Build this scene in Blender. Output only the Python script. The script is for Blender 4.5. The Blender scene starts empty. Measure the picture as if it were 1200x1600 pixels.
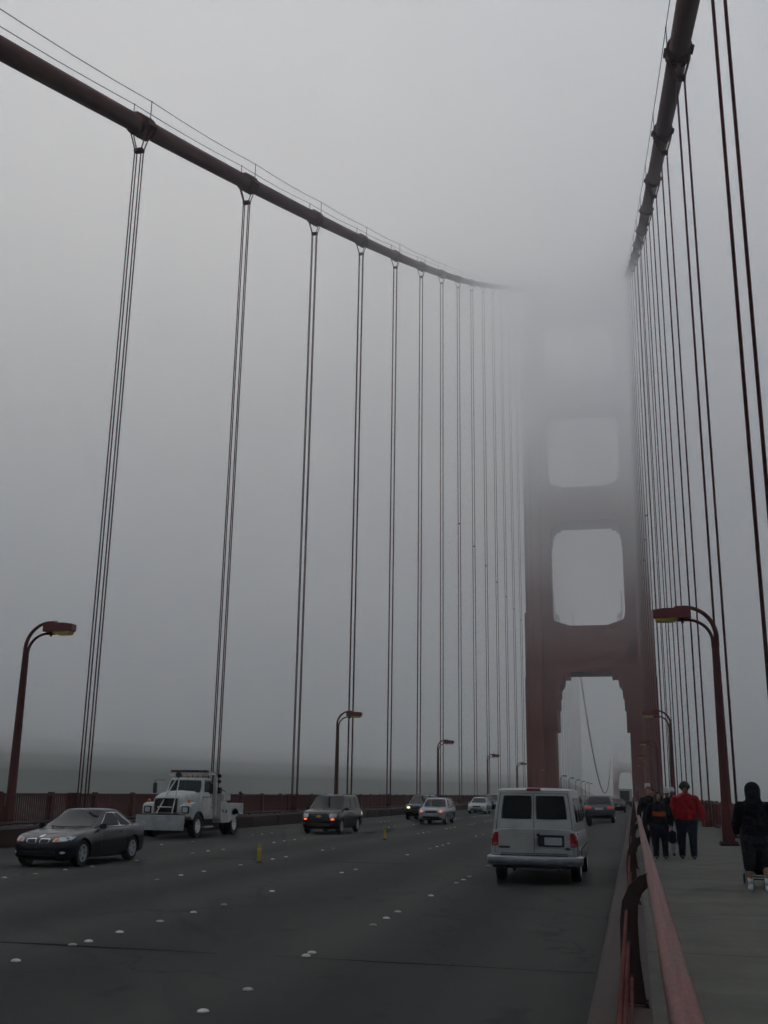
import bpy, bmesh, math, random
from mathutils import Vector, Matrix
from mathutils.bvhtree import BVHTree
random.seed(7)
R = math.radians
S = bpy.context.scene
C = S.collection

# ------------------------------------------------------------------ camera
cam_d = bpy.data.cameras.new('camera')
cam = bpy.data.objects.new('camera', cam_d)
C.objects.link(cam)
cam_d.sensor_fit = 'VERTICAL'
cam_d.sensor_height = 36.0
cam_d.lens = 1616.6 / 1600 * 36.0
cam_d.clip_start = 0.05
cam_d.clip_end = 40000
_r = Vector((0.9739057778, 0.2264936900, 0.0144272088))
_u = Vector((0.0456420804, -0.2577348609, 0.9651370586))
_f = Vector((-0.2223158484, 0.9392940700, 0.2613471134))
cam.matrix_world = Matrix(((_r.x, _u.x, -_f.x, 10.0573), (_r.y, _u.y, -_f.y, 0.0), (_r.z, _u.z, -_f.z, 1.72), (0, 0, 0, 1)))
S.camera = cam

# ------------------------------------------------------------------ sky, sun, exposure
SUN_EL, SUN_AZ = R(12), R(-30)          # azimuth clockwise from +Y
W = bpy.data.worlds.new('World')
S.world = W
W.use_nodes = True
wn = W.node_tree
wn.nodes.clear()
sky = wn.nodes.new('ShaderNodeTexSky')
sky.sky_type = 'NISHITA'
sky.sun_disc = False
sky.sun_elevation = SUN_EL
sky.sun_rotation = SUN_AZ
sky.air_density = 1.0
sky.dust_density = 3.0
sky.ozone_density = 1.0
bg = wn.nodes.new('ShaderNodeBackground')
bg.inputs[1].default_value = 0.062
wo = wn.nodes.new('ShaderNodeOutputWorld')
wn.links.new(sky.outputs[0], bg.inputs[0])
wn.links.new(bg.outputs[0], wo.inputs[0])
sl = bpy.data.lights.new('sun', 'SUN')
sl.energy = 1.5
sl.angle = R(14)
sl.color = (1.0, 0.945, 0.87)
sun = bpy.data.objects.new('sun', sl)
C.objects.link(sun)
_d = Vector((math.sin(SUN_AZ) * math.cos(SUN_EL), math.cos(SUN_AZ) * math.cos(SUN_EL), math.sin(SUN_EL)))
sun.rotation_euler = _d.to_track_quat('Z', 'Y').to_euler()
S.view_settings.view_transform = 'Standard'
S.view_settings.look = 'None'
S.view_settings.gamma = 1.0
S.view_settings.use_curve_mapping = False
S.view_settings.exposure = 2.46
cy = S.cycles
cy.max_bounces = 12
cy.diffuse_bounces = 2
cy.glossy_bounces = 2
cy.transmission_bounces = 3
cy.transparent_max_bounces = 8
cy.volume_bounces = 8
cy.use_denoising = True
cy.use_adaptive_sampling = True
cy.adaptive_threshold = 0.03
cy.caustics_reflective = False
cy.caustics_refractive = False
cy.sample_clamp_indirect = 6.0


# ------------------------------------------------------------------ helpers
def tag(o, label=None, cat=None, group=None, kind=None):
    if label: o['label'] = label
    if cat: o['category'] = cat
    if group: o['group'] = group
    if kind: o['kind'] = kind
    return o


PLACE = {   # x, y, scale of the vehicles
    'dark blue-grey coupe with twin kidney grille and silver five-spoke wheels': (-2.92, 23.843, 0.89),
    'dark maroon minivan with lit orange indicators and a gold grille emblem': (-2.796, 45.462, 0.905),
    'silver wagon with amber-glowing headlights and roof rails behind the maroon minivan': (-1.214, 62.418, 0.937),
    'black car with one bright headlight half hidden behind the silver wagon': (-3.604, 70.387, 0.945),
    'pale silver sedan farther back in the oncoming lane beside the lamp': (-3.454, 96.357, 0.983),
    'dark grey sport utility car driving away with red tail lights and white plate': (7.874, 72.861, 1.033),
    'white recovery tow truck with wide push plate and red and blue light bar': (-6.537, 39.0, 0.803),
    'silver passenger van with two dark rear windows and a chrome bumper driving away': (8.077, 24.261, 0.893),
}


def thing(name, label, cat, loc=(0, 0, 0), rz=0.0, group=None, scale=None):
    o = bpy.data.objects.new(name, None)
    o.empty_display_size = 0.2
    C.objects.link(o)
    o.location = loc
    o.rotation_euler = (0, 0, rz)
    if scale: o.scale = (scale, scale, scale)
    if label in PLACE:
        px, py, ps = PLACE[label]
        o.location = (px, py, loc[2])
        o.scale = (ps, ps, ps)
    return tag(o, label, cat, group)


def children_of(o):
    return [c for c in C.objects if c.parent is o]


def copy_tree(o, parent=None, kids=None):
    if kids is None:
        kids = {}
        for c in C.objects:
            if c.parent is not None:
                kids.setdefault(c.parent.name, []).append(c)
    c = o.copy()
    C.objects.link(c)
    c.parent = parent
    for ch in kids.get(o.name, []):
        copy_tree(ch, c, kids)
    return c


class MB:
    """collects plain geometry and links it as one mesh object"""

    def __init__(self):
        self.v, self.f, self.m = [], [], []

    def add(self, vs, fs, mi=0):
        n = len(self.v)
        self.v += [tuple(p) for p in vs]
        for f in fs:
            self.f.append(tuple(i + n for i in f))
            self.m.append(mi)
        return self

    def box(self, x0, x1, y0, y1, z0, z1, mi=0, M=None):
        vs = [Vector((x, y, z)) for x in (x0, x1) for y in (y0, y1) for z in (z0, z1)]
        if M is not None: vs = [M @ p for p in vs]
        return self.add(vs, [(0, 1, 3, 2), (4, 6, 7, 5), (0, 4, 5, 1), (2, 3, 7, 6), (0, 2, 6, 4), (1, 5, 7, 3)], mi)

    def cbox(self, x0, x1, y0, y1, z0, z1, c=0.02, mi=0, M=None):
        """box with chamfered edges"""
        bm = bmesh.new()
        bmesh.ops.create_cube(bm, size=1.0)
        for q in bm.verts:
            q.co = Vector(((x0 + x1) / 2 + q.co.x * (x1 - x0), (y0 + y1) / 2 + q.co.y * (y1 - y0), (z0 + z1) / 2 + q.co.z * (z1 - z0)))
        bmesh.ops.bevel(bm, geom=bm.edges[:], offset=c, segments=2, affect='EDGES', clamp_overlap=True)
        bm.verts.index_update()
        vs = [M @ q.co if M is not None else q.co.copy() for q in bm.verts]
        fs = [[q.index for q in f.verts] for f in bm.faces]
        bm.free()
        return self.add(vs, fs, mi)

    def tube(self, pts, r, n=8, mi=0, caps=True, sq=(1, 1)):
        pts = [Vector(p) for p in pts]
        rs = r if isinstance(r, (list, tuple)) else [r] * len(pts)
        rings, up = [], None
        for i, p in enumerate(pts):
            t = (pts[min(i + 1, len(pts) - 1)] - pts[max(i - 1, 0)]).normalized()
            if up is None:
                up = Vector((1, 0, 0)) if abs(t.x) < 0.9 else Vector((0, 0, 1))
            a = (up - t * up.dot(t)).normalized()
            b = t.cross(a)
            up = a
            rings.append([p + (a * math.cos(2 * math.pi * k / n) * sq[0] + b * math.sin(2 * math.pi * k / n) * sq[1]) * rs[i] for k in range(n)])
        return self.rings(rings, mi, caps)

    def rings(self, rings, mi=0, caps=True):
        n = len(rings[0])
        vs = [q for g in rings for q in g]
        fs = []
        for i in range(len(rings) - 1):
            for k in range(n):
                a, b = i * n + k, i * n + (k + 1) % n
                fs.append((a, b, b + n, a + n))
        if caps:
            fs.append(tuple(reversed(range(n))))
            fs.append(tuple(range((len(rings) - 1) * n, len(rings) * n)))
        return self.add(vs, fs, mi)

    def prism(self, poly, axis, a, b, mi=0):
        """poly (u, v) extruded along axis from a to b; x: (y,z), y: (x,z), z: (x,y)"""
        def P(u, v, w):
            return {'x': (w, u, v), 'y': (u, w, v), 'z': (u, v, w)}[axis]
        n = len(poly)
        vs = [P(u, v, a) for u, v in poly] + [P(u, v, b) for u, v in poly]
        fs = [tuple(range(n))[::-1], tuple(range(n, 2 * n))] + [(i, (i + 1) % n, (i + 1) % n + n, i + n) for i in range(n)]
        return self.add(vs, fs, mi)

    def lathe(self, prof, axis='z', n=20, o=(0, 0, 0), mi=0, caps=True):
        """prof (radius, along axis), closed by its own end points on or off the axis"""
        def P(r, h, t):
            c, s = r * math.cos(t), r * math.sin(t)
            q = {'z': (c, s, h), 'x': (h, c, s), 'y': (c, h, s)}[axis]
            return (q[0] + o[0], q[1] + o[1], q[2] + o[2])
        rings = [[P(max(r, 1e-4), h, 2 * math.pi * k / n) for k in range(n)] for r, h in prof]
        return self.rings(rings, mi, caps)

    def ball(self, c, r, n=12, m=8, mi=0):
        rx, ry, rz = r if isinstance(r, (tuple, list)) else (r, r, r)
        rings = []
        for i in range(m + 1):
            a = math.pi * (i / m) * 0.998 + 0.003
            rings.append([(c[0] + rx * math.sin(a) * math.cos(2 * math.pi * k / n), c[1] + ry * math.sin(a) * math.sin(2 * math.pi * k / n), c[2] - rz * math.cos(a)) for k in range(n)])
        return self.rings(rings, mi, True)

    def mesh(self, name):
        me = bpy.data.meshes.new(name)
        me.from_pydata(self.v, [], self.f)
        bm = bmesh.new()
        bm.from_mesh(me)
        bmesh.ops.recalc_face_normals(bm, faces=bm.faces[:])
        bm.to_mesh(me)
        bm.free()
        return me

    def build(self, name, mat, parent=None, smooth=False, loc=None, angle=None):
        me = self.mesh(name)
        for mt in (mat if isinstance(mat, (list, tuple)) else [mat]):
            me.materials.append(mt)
        if any(self.m):
            me.polygons.foreach_set('material_index', self.m)
        if smooth:
            me.polygons.foreach_set('use_smooth', [True] * len(me.polygons))
            if angle:
                me.set_sharp_from_angle(angle=R(angle))
        o = bpy.data.objects.new(name, me)
        C.objects.link(o)
        if parent is not None: o.parent = parent
        if loc is not None: o.location = loc
        return o


def mat(name, col, rough=0.6, metal=0.0, var=0.0, scale=3.0, bump=0.0, bscale=20.0, spec=0.5, emit=None, coat=0.0, stretch=(1, 1, 1), col2=None, bdist=0.02):
    m = bpy.data.materials.new(name)
    m.use_nodes = True
    nt = m.node_tree
    b = nt.nodes['Principled BSDF']
    b.inputs['Base Color'].default_value = (*col, 1)
    b.inputs['Roughness'].default_value = rough
    b.inputs['Metallic'].default_value = metal
    b.inputs['Specular IOR Level'].default_value = spec
    if coat: b.inputs['Coat Weight'].default_value = coat
    if emit:
        b.inputs['Emission Color'].default_value = (*emit[0], 1)
        b.inputs['Emission Strength'].default_value = emit[1]
    if var or bump or col2:
        tc = nt.nodes.new('ShaderNodeTexCoord')
        mp = nt.nodes.new('ShaderNodeMapping')
        mp.inputs['Scale'].default_value = stretch
        nt.links.new(tc.outputs['Object'], mp.inputs[0])
    if var or col2:
        nz = nt.nodes.new('ShaderNodeTexNoise')
        nz.inputs['Scale'].default_value = scale
        nz.inputs['Detail'].default_value = 6
        nz.inputs['Roughness'].default_value = 0.65
        nt.links.new(mp.outputs[0], nz.inputs['Vector'])
        rp = nt.nodes.new('ShaderNodeValToRGB')
        rp.color_ramp.elements[0].position = 0.3
        rp.color_ramp.elements[1].position = 0.7
        c2 = col2 or tuple(min(1, c * (1 + var)) for c in col)
        rp.color_ramp.elements[0].color = (*[c * (1 - var) for c in col], 1)
        rp.color_ramp.elements[1].color = (*c2, 1)
        nt.links.new(nz.outputs['Fac'], rp.inputs[0])
        nt.links.new(rp.outputs[0], b.inputs['Base Color'])
        rr = nt.nodes.new('ShaderNodeMapRange')
        rr.inputs['To Min'].default_value = max(0.02, rough * 0.85)
        rr.inputs['To Max'].default_value = min(1, rough * 1.15)
        nt.links.new(nz.outputs['Fac'], rr.inputs['Value'])
        nt.links.new(rr.outputs[0], b.inputs['Roughness'])
    if bump:
        n2 = nt.nodes.new('ShaderNodeTexNoise')
        n2.inputs['Scale'].default_value = bscale
        n2.inputs['Detail'].default_value = 4
        nt.links.new(mp.outputs[0], n2.inputs['Vector'])
        bp = nt.nodes.new('ShaderNodeBump')
        bp.inputs['Strength'].default_value = bump
        bp.inputs['Distance'].default_value = bdist
        nt.links.new(n2.outputs['Fac'], bp.inputs['Height'])
        nt.links.new(bp.outputs[0], b.inputs['Normal'])
    return m


M = {}
M['orange'] = mat('international_orange', (0.085, 0.0125, 0.009), 0.65, var=0.25, scale=1.5, bump=0.1, bscale=8, stretch=(1, 1, 0.25))
M['cable'] = mat('cable_paint', (0.110, 0.026, 0.021), 0.75, var=0.25, scale=1.2, bump=0.15, bscale=6)
M['tower'] = mat('tower_steel_paint', (0.185, 0.021, 0.013), 0.75, var=0.2, scale=0.25, bump=0.25, bscale=0.9, stretch=(1, 1, 0.4))
M['rope'] = mat('rope_paint', (0.135, 0.036, 0.029), 0.85, var=0.2, scale=2)
M['rail'] = mat('handrail_worn_paint', (0.135, 0.027, 0.020), 0.40, var=0.45, scale=9, bump=0.25, bscale=45, stretch=(1, 0.22, 1), spec=0.28)
M['railing'] = mat('railing_paint', (0.090, 0.014, 0.011), 0.65, var=0.3, scale=4, bump=0.1, bscale=12)
M['brown'] = mat('curb_steel_brown', (0.032, 0.013, 0.010), 0.7, var=0.35, scale=2.5, bump=0.2, bscale=10, stretch=(1, 0.2, 1))
M['lamp_red'] = mat('lamp_housing_red', (0.15, 0.026, 0.020), 0.5, var=0.15, scale=4)
M['lens'] = mat('lamp_lens_amber', (0.36, 0.29, 0.045), 0.4, var=0.1, scale=8)
M['concrete'] = mat('sidewalk_concrete', (0.082, 0.078, 0.061), 0.9, var=0.38, scale=1.3, bump=0.3, bscale=60)
M['joint'] = mat('sealant_black', (0.006, 0.006, 0.006), 0.95, spec=0.1)
M['white'] = mat('stud_white', (0.75, 0.74, 0.68), 0.45, var=0.2, scale=20)
M['yellow'] = mat('delineator_yellow', (0.34, 0.22, 0.018), 0.6, var=0.15, scale=10)
M['black'] = mat('black_plastic', (0.012, 0.012, 0.013), 0.5)
M['rubber'] = mat('tyre_rubber', (0.014, 0.014, 0.015), 0.8, bump=0.2, bscale=30)
M['alloy'] = mat('alloy_rim', (0.42, 0.43, 0.45), 0.35, metal=0.35, var=0.1, scale=12)
M['chrome'] = mat('chrome_trim', (0.70, 0.71, 0.73), 0.2, metal=1.0)
M['glass'] = mat('car_glass_dark', (0.010, 0.013, 0.013), 0.08, spec=0.32)
M['glass_tint'] = mat('privacy_glass', (0.005, 0.006, 0.006), 0.12, spec=0.25)
M['headlight'] = mat('headlight_lens', (0.55, 0.56, 0.58), 0.12, var=0.25, scale=18, spec=0.8)
M['tail'] = mat('tail_lamp_red', (0.26, 0.012, 0.012), 0.18, var=0.2, scale=18)
M['tail_on'] = mat('tail_lamp_lit', (0.45, 0.03, 0.03), 0.2, emit=((1.0, 0.10, 0.09), 0.015))
M['amber'] = mat('amber_lens', (0.65, 0.20, 0.03), 0.2)
M['amber_on'] = mat('amber_lamp_lit', (0.8, 0.25, 0.05), 0.2, emit=((1.0, 0.17, 0.05), 0.20))
M['lamp_on'] = mat('headlamp_lit', (0.9, 0.85, 0.75), 0.2, emit=((1.0, 0.78, 0.48), 0.45))
M['plate'] = mat('licence_plate', (0.36, 0.37, 0.38), 0.5, var=0.15, scale=30)
M['plate_ink'] = mat('plate_blue_ink', (0.05, 0.07, 0.2), 0.5)
M['skin'] = mat('skin_tone', (0.30, 0.155, 0.10), 0.55)
M['skin_dark'] = mat('skin_tone_brown', (0.17, 0.088, 0.058), 0.55)


def asphalt():
    m = bpy.data.materials.new('road_asphalt')
    m.use_nodes = True
    nt = m.node_tree
    N, L = nt.nodes, nt.links
    b = N['Principled BSDF']
    tc = N.new('ShaderNodeTexCoord')
    def noise(scale, stretch, detail=5, rough=0.6):
        mp = N.new('ShaderNodeMapping'); mp.inputs['Scale'].default_value = stretch
        L.new(tc.outputs['Object'], mp.inputs[0])
        n = N.new('ShaderNodeTexNoise'); n.inputs['Scale'].default_value = scale
        n.inputs['Detail'].default_value = detail; n.inputs['Roughness'].default_value = rough
        L.new(mp.outputs[0], n.inputs['Vector'])
        return n.outputs['Fac']
    streak = noise(0.55, (1, 0.025, 1), 3)
    patch = noise(0.35, (1, 0.3, 1), 6)
    fine = noise(38, (1, 1, 1), 3)
    spots = noise(2.2, (1, 0.6, 1), 8, 0.75)
    # wheel tracks: oil-darkened stripe down each lane, 2.8 m lanes
    sx = N.new('ShaderNodeSeparateXYZ'); L.new(tc.outputs['Object'], sx.inputs[0])
    a = N.new('ShaderNodeMath'); a.operation = 'ADD'; a.inputs[1].default_value = -0.95 + 0.35
    L.new(sx.outputs['X'], a.inputs[0])
    k = N.new('ShaderNodeMath'); k.operation = 'MULTIPLY'; k.inputs[1].default_value = 2 * math.pi / 2.8
    L.new(a.outputs[0], k.inputs[0])
    s = N.new('ShaderNodeMath'); s.operation = 'COSINE'; L.new(k.outputs[0], s.inputs[0])
    def mix(x, y, wx, wy, c=0.0):
        p = N.new('ShaderNodeMath'); p.operation = 'MULTIPLY_ADD'; p.inputs[1].default_value = wx; p.inputs[2].default_value = c
        L.new(x, p.inputs[0])
        q = N.new('ShaderNodeMath'); q.operation = 'MULTIPLY_ADD'; q.inputs[1].default_value = wy
        L.new(y, q.inputs[0]); L.new(p.outputs[0], q.inputs[2])
        return q.outputs[0]
    t = mix(streak, patch, 0.46, 0.36, -0.07)
    t = mix(t, fine, 1.0, 0.22)
    t = mix(t, spots, 1.0, 0.16)
    t = mix(t, s.outputs[0], 1.0, 0.095)
    rp = N.new('ShaderNodeValToRGB')
    e = rp.color_ramp.elements
    e[0].position, e[0].color = 0.33, (0.008, 0.008, 0.007, 1)
    e[1].position, e[1].color = 0.76, (0.049, 0.047, 0.039, 1)
    L.new(t, rp.inputs[0])
    # broken hairline cracks and oil drips
    mp = N.new('ShaderNodeMapping'); mp.inputs['Scale'].default_value = (0.30, 0.16, 1)
    wv = N.new('ShaderNodeTexNoise'); wv.inputs['Scale'].default_value = 1.1; wv.inputs['Detail'].default_value = 5
    L.new(tc.outputs['Object'], wv.inputs['Vector'])
    ad = N.new('ShaderNodeVectorMath'); ad.operation = 'MULTIPLY_ADD'
    L.new(wv.outputs['Color'], ad.inputs[0]); ad.inputs[1].default_value = (1.6, 1.6, 0); L.new(tc.outputs['Object'], ad.inputs[2])
    L.new(ad.outputs[0], mp.inputs[0])
    vo = N.new('ShaderNodeTexVoronoi'); vo.feature = 'DISTANCE_TO_EDGE'; vo.inputs['Scale'].default_value = 1.0
    L.new(mp.outputs[0], vo.inputs['Vector'])
    c1 = N.new('ShaderNodeMapRange'); c1.inputs['From Min'].default_value = 0.002; c1.inputs['From Max'].default_value = 0.008
    c1.inputs['To Min'].default_value = 0.35; c1.inputs['To Max'].default_value = 1.0
    L.new(vo.outputs['Distance'], c1.inputs['Value'])
    c2 = N.new('ShaderNodeMapRange'); c2.inputs['From Min'].default_value = 0.46; c2.inputs['From Max'].default_value = 0.54
    L.new(noise(0.12, (1, 0.7, 1), 3), c2.inputs['Value'])
    c3 = N.new('ShaderNodeMath'); c3.operation = 'MAXIMUM'
    L.new(c1.outputs[0], c3.inputs[0]); L.new(c2.outputs[0], c3.inputs[1])
    d1 = N.new('ShaderNodeMapRange'); d1.inputs['From Min'].default_value = 0.63; d1.inputs['From Max'].default_value = 0.70
    d1.inputs['To Min'].default_value = 1.0; d1.inputs['To Max'].default_value = 0.55
    L.new(noise(1.3, (1, 0.55, 1), 4, 0.55), d1.inputs['Value'])
    c4 = N.new('ShaderNodeMath'); c4.operation = 'MULTIPLY'
    L.new(c3.outputs[0], c4.inputs[0]); L.new(d1.outputs[0], c4.inputs[1])
    vm = N.new('ShaderNodeVectorMath'); vm.operation = 'SCALE'
    L.new(rp.outputs[0], vm.inputs[0]); L.new(c4.outputs[0], vm.inputs['Scale'])
    L.new(vm.outputs[0], b.inputs['Base Color'])
    b.inputs['Roughness'].default_value = 0.82
    b.inputs['Specular IOR Level'].default_value = 0.3
    bp = N.new('ShaderNodeBump'); bp.inputs['Strength'].default_value = 0.35; bp.inputs['Distance'].default_value = 0.01
    L.new(fine, bp.inputs['Height']); L.new(bp.outputs[0], b.inputs['Normal'])
    return m


M['asphalt'] = asphalt()
M['sea'] = mat('sea_water', (0.02, 0.035, 0.04), 0.25, bump=0.6, bscale=0.2)

# ------------------------------------------------------------------ setting
SW = 0.22            # sidewalk height
XC = 13.716          # cable planes
HY0, HD = 43.2992, 15.24
TW = 290.0           # near face of the near tower
YF = 1660.0          # far end of the deck


def hcab(y):
    """height of the cable axis above the road"""
    if y <= 298:
        q = y / 100
        return 18.83 + 37.3183 * q + 3.138 * q * q
    t = (y - 298) / 640 - 1
    return 3.6 + 153.9 * t * t


def sheet(name, x0, x1, y0, y1, z, m, kind='structure', t=None):
    b = MB()
    if t is None:
        b.add([(x0, y0, z), (x1, y0, z), (x1, y1, z), (x0, y1, z)], [(0, 1, 2, 3)])
    else:
        b.box(x0, x1, y0, y1, z - t, z)
    o = b.build(name, m)
    return tag(o, kind=kind)


sheet('sea', -14000, 14000, -14000, 14000, -67, M['sea'])
sheet('road', -7.9, 9.66, -30, YF, 0.0, M['asphalt'], t=0.6)
sheet('sidewalk', 10.12, 14.45, -30, YF, SW, M['concrete'], t=0.5)
sheet('sidewalk', -14.45, -8.25, -30, YF, SW, M['concrete'], t=0.5)
b = MB()
hv, hf = [], []
NX, NY = 60, 14
for i in range(NX + 1):
    for j in range(NY + 1):
        u, v = i / NX, j / NY
        bx, by = -1000 + 760 * u, 650 + 1650 * u
        off = (v - 0.35) * 900
        x, y = bx - off * 0.9, by + off * 0.43
        ridge = math.sin(math.pi * v) ** 0.9
        hh = (92 + 22 * math.sin(5.1 * u + 0.6) + 9 * math.sin(13 * u + 2 * v) + 4 * math.sin(31 * u + 5 * v)) * min(1, 5 * u + 0.8)
        hv.append((x, y, -67.5 + (67 + hh) * ridge))
for i in range(NX):
    for j in range(NY):
        k = i * (NY + 1) + j
        hf.append((k, k + NY + 1, k + NY + 2, k + 1))
b.add(hv, hf)
tag(b.build('hills', mat('hill_scrub', (0.035, 0.04, 0.028), 0.95, var=0.4, scale=0.02, spec=0.1), smooth=True), kind='structure')
b = MB()
b.prism([(9.64, -0.3), (9.665, 0.16), (9.70, 0.215), (9.76, 0.235), (10.05, 0.235), (10.12, 0.226), (10.12, -0.3)], 'y', -30, YF)
tag(b.build('kerb', M['brown'], smooth=True, angle=40), kind='structure')
b = MB()
for yy in (11.4, 26.6, 41.9, 57.1, 72.3):
    n = 26
    xs = [9.6 - 17.4 * i / n for i in range(n + 1)]
    o_ = [random.uniform(-0.03, 0.03) for _ in xs]
    w_ = [random.choice((0.010, 0.020, 0.040, 0.055)) for _ in xs]
    for i in range(n):
        if random.random() < 0.12: continue
        b.add([(xs[i], yy + o_[i] - w_[i], 0.004), (xs[i + 1], yy + o_[i + 1] - w_[i + 1], 0.004), (xs[i + 1], yy + o_[i + 1] + w_[i + 1], 0.004), (xs[i], yy + o_[i] + w_[i], 0.004)], [(0, 1, 2, 3)])
tag(b.build('road_joints', M['joint']), kind='structure')
b = MB()
for i, yy in enumerate([3.8 + 3.81 * k for k in range(60)]):
    b.add([(10.13, yy - 0.008, SW + 0.004), (13.9, yy - 0.008, SW + 0.004), (13.9, yy + 0.008, SW + 0.004), (10.13, yy + 0.008, SW + 0.004)], [(0, 1, 2, 3)])
tag(b.build('sidewalk_joints', M['joint']), kind='structure')


# ------------------------------------------------------------------ suspension tower
def tower(y0, label, group=None):
    t = thing('bridge_tower', label, 'tower', (0, y0, 0), 0, group)
    tiers = [(-67, 33.0, 17.8, 9.95, 0.0), (33.0, 51.2, 17.62, 10.0, 0.25), (51.2, 88.5, 17.2, 10.15, 0.9), (88.5, 121.0, 16.75, 10.45, 1.5), (121.0, 156.0, 16.4, 10.75, 2.0)]
    for s in (-1, 1):
        b = MB()
        for z0, z1, xo, xi, dy in tiers:
            # stepped plan: deep outer cells, a shallower cell towards the roadway
            xm = xi + (xo - xi) * 0.39
            yb = 16 - dy
            pl = [(xi, 3.2 + dy), (xm, 3.2 + dy), (xm, 0 + dy), (xo - 0.9, 0 + dy), (xo - 0.9, 0.9 + dy), (xo, 0.9 + dy), (xo, yb - 0.9), (xo - 0.9, yb - 0.9), (xo - 0.9, yb), (xm, yb), (xm, yb - 3.2), (xi, yb - 3.2)]
            b.prism([(s * x, y) for x, y in pl], 'z', z0, z1)
            # rib seams of the cell plates
            for fx in (xm + 1.3, xm + 2.6):
                b.box(min(s * fx - 0.05, s * fx + 0.05), max(s * fx - 0.05, s * fx + 0.05), dy - 0.06, dy + 0.1, z0 + 0.4, z1 - 0.4)
        for z in (3.0, 12, 21, 30, 39, 48, 57, 66, 75, 84):
            dy = [q[4] for q in tiers if q[0] <= z < q[1]][0]
            xo = [q[2] for q in tiers if q[0] <= z < q[1]][0]
            xi = [q[3] for q in tiers if q[0] <= z < q[1]][0]
            xm = xi + (xo - xi) * 0.39
            x0, x1 = sorted((s * (xm + 0.03), s * (xo - 0.93)))
            b.box(x0, x1, dy - 0.045, dy + 0.1, z, z + 0.16)
        b.build('leg', M['tower'], t)
    # portal struts
    def strut(poly, ya, yb):
        b = MB()
        b.prism(poly, 'y', ya, yb)
        return b
    left = [(-9.72, 18.7), (-9.2, 18.7), (-9.2, 24.8), (-8.85, 24.8), (-8.85, 28.1), (-8.5, 28.1), (-8.5, 30.3), (-7.6, 31.6), (-7.35, 33.5), (-5.8, 33.5), (-5.8, 34.5)]
    top = [(10.2, 50.6), (9.5, 48.9), (8.2, 48.4), (6.5, 47.9), (5.2, 47.4)]
    poly = [(-10.2, 18.7)] + left[1:] + [(-x, z) for x, z in left[1:][::-1]] + [(10.2, 18.7)] + [(10.2, 50.6)] + top[1:] + [(-x, z) for x, z in top[1:][::-1]] + [(-10.2, 50.6)]
    b = strut(poly, 1.6, 14.4)
    # raised frame round the panel of the lowest strut
    for x0, x1, z0, z1 in ((-9.9, 9.9, 35.6, 36.2), (-9.9, 9.9, 46.0, 46.5), (-9.9, -9.3, 20, 35.6), (9.3, 9.9, 20, 35.6)):
        b.box(x0, x1, 1.42, 1.7, z0, z1)
    b.build('strut', M['tower'], t)
    for za, zb, xi, dy in ((77.9, 87.9, 10.3, 2.2), (112.6, 121.0, 10.6, 2.8), (143, 151, 11.0, 3.2)):
        pb = [(-xi, za - 5.5), (-xi + 0.4, za - 5.5), (-xi + 0.4, za - 3.0), (-xi + 0.8, za - 3.0), (-xi + 0.8, za - 1.7), (-xi + 1.5, za - 1.6), (-xi + 1.5, za - 0.8), (-xi + 2.9, za - 0.7), (-xi + 2.9, za)]
        pt = [(xi, zb + 4), (xi - 0.4, zb + 4), (xi - 0.4, zb + 2.0), (xi - 0.9, zb + 2.0), (xi - 0.9, zb + 1.0), (xi - 2.0, zb + 1.0), (xi - 2.0, zb + 0.5), (xi - 3.6, zb + 0.5), (xi - 3.6, zb)]
        poly = pb + [(-x, z) for x, z in pb[::-1]] + pt + [(-x, z) for x, z in pt[::-1]]
        b = strut(poly, dy, 16 - dy)
        b.box(-xi + 1.5, xi - 1.5, dy - 0.16, dy + 0.1, za + 1.0, za + 1.5)
        b.box(-xi + 1.5, xi - 1.5, dy - 0.16, dy + 0.1, zb - 1.5, zb - 1.0)
        b.build('strut', M['tower'], t)
    # maintenance rails and ladder heads on the first strut
    for s in (-1, 1):
        b = MB()
        x = s * 9.1
        for k in range(4):
            b.tube([(x - s * 0.35 * k, 1.9, 48.6 - 0.1 * k), (x - s * 0.35 * k, 1.9, 51.4 - 0.35 * k)], 0.06, 5)
        for z in (49.6, 50.3):
            b.tube([(x, 1.9, z), (x - s * 1.05, 1.9, z)], 0.05, 5)
        for k in range(9):
            b.tube([(s * 9.75, 1.9, 51 + k * 0.7), (s * 9.25, 1.9, 51 + k * 0.7)], 0.05, 5)
        b.tube([(s * 9.25, 1.9, 50), (s * 9.25, 1.9, 57)], 0.05, 5)
        b.build('ladder', M['railing'], t)
    return t


tower(TW, 'tall rust red bridge tower straddling the road, its top lost in the fog', 'bridge towers')
tower(1572, 'faint far bridge tower, barely showing through the haze below the portal', 'bridge towers')


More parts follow.
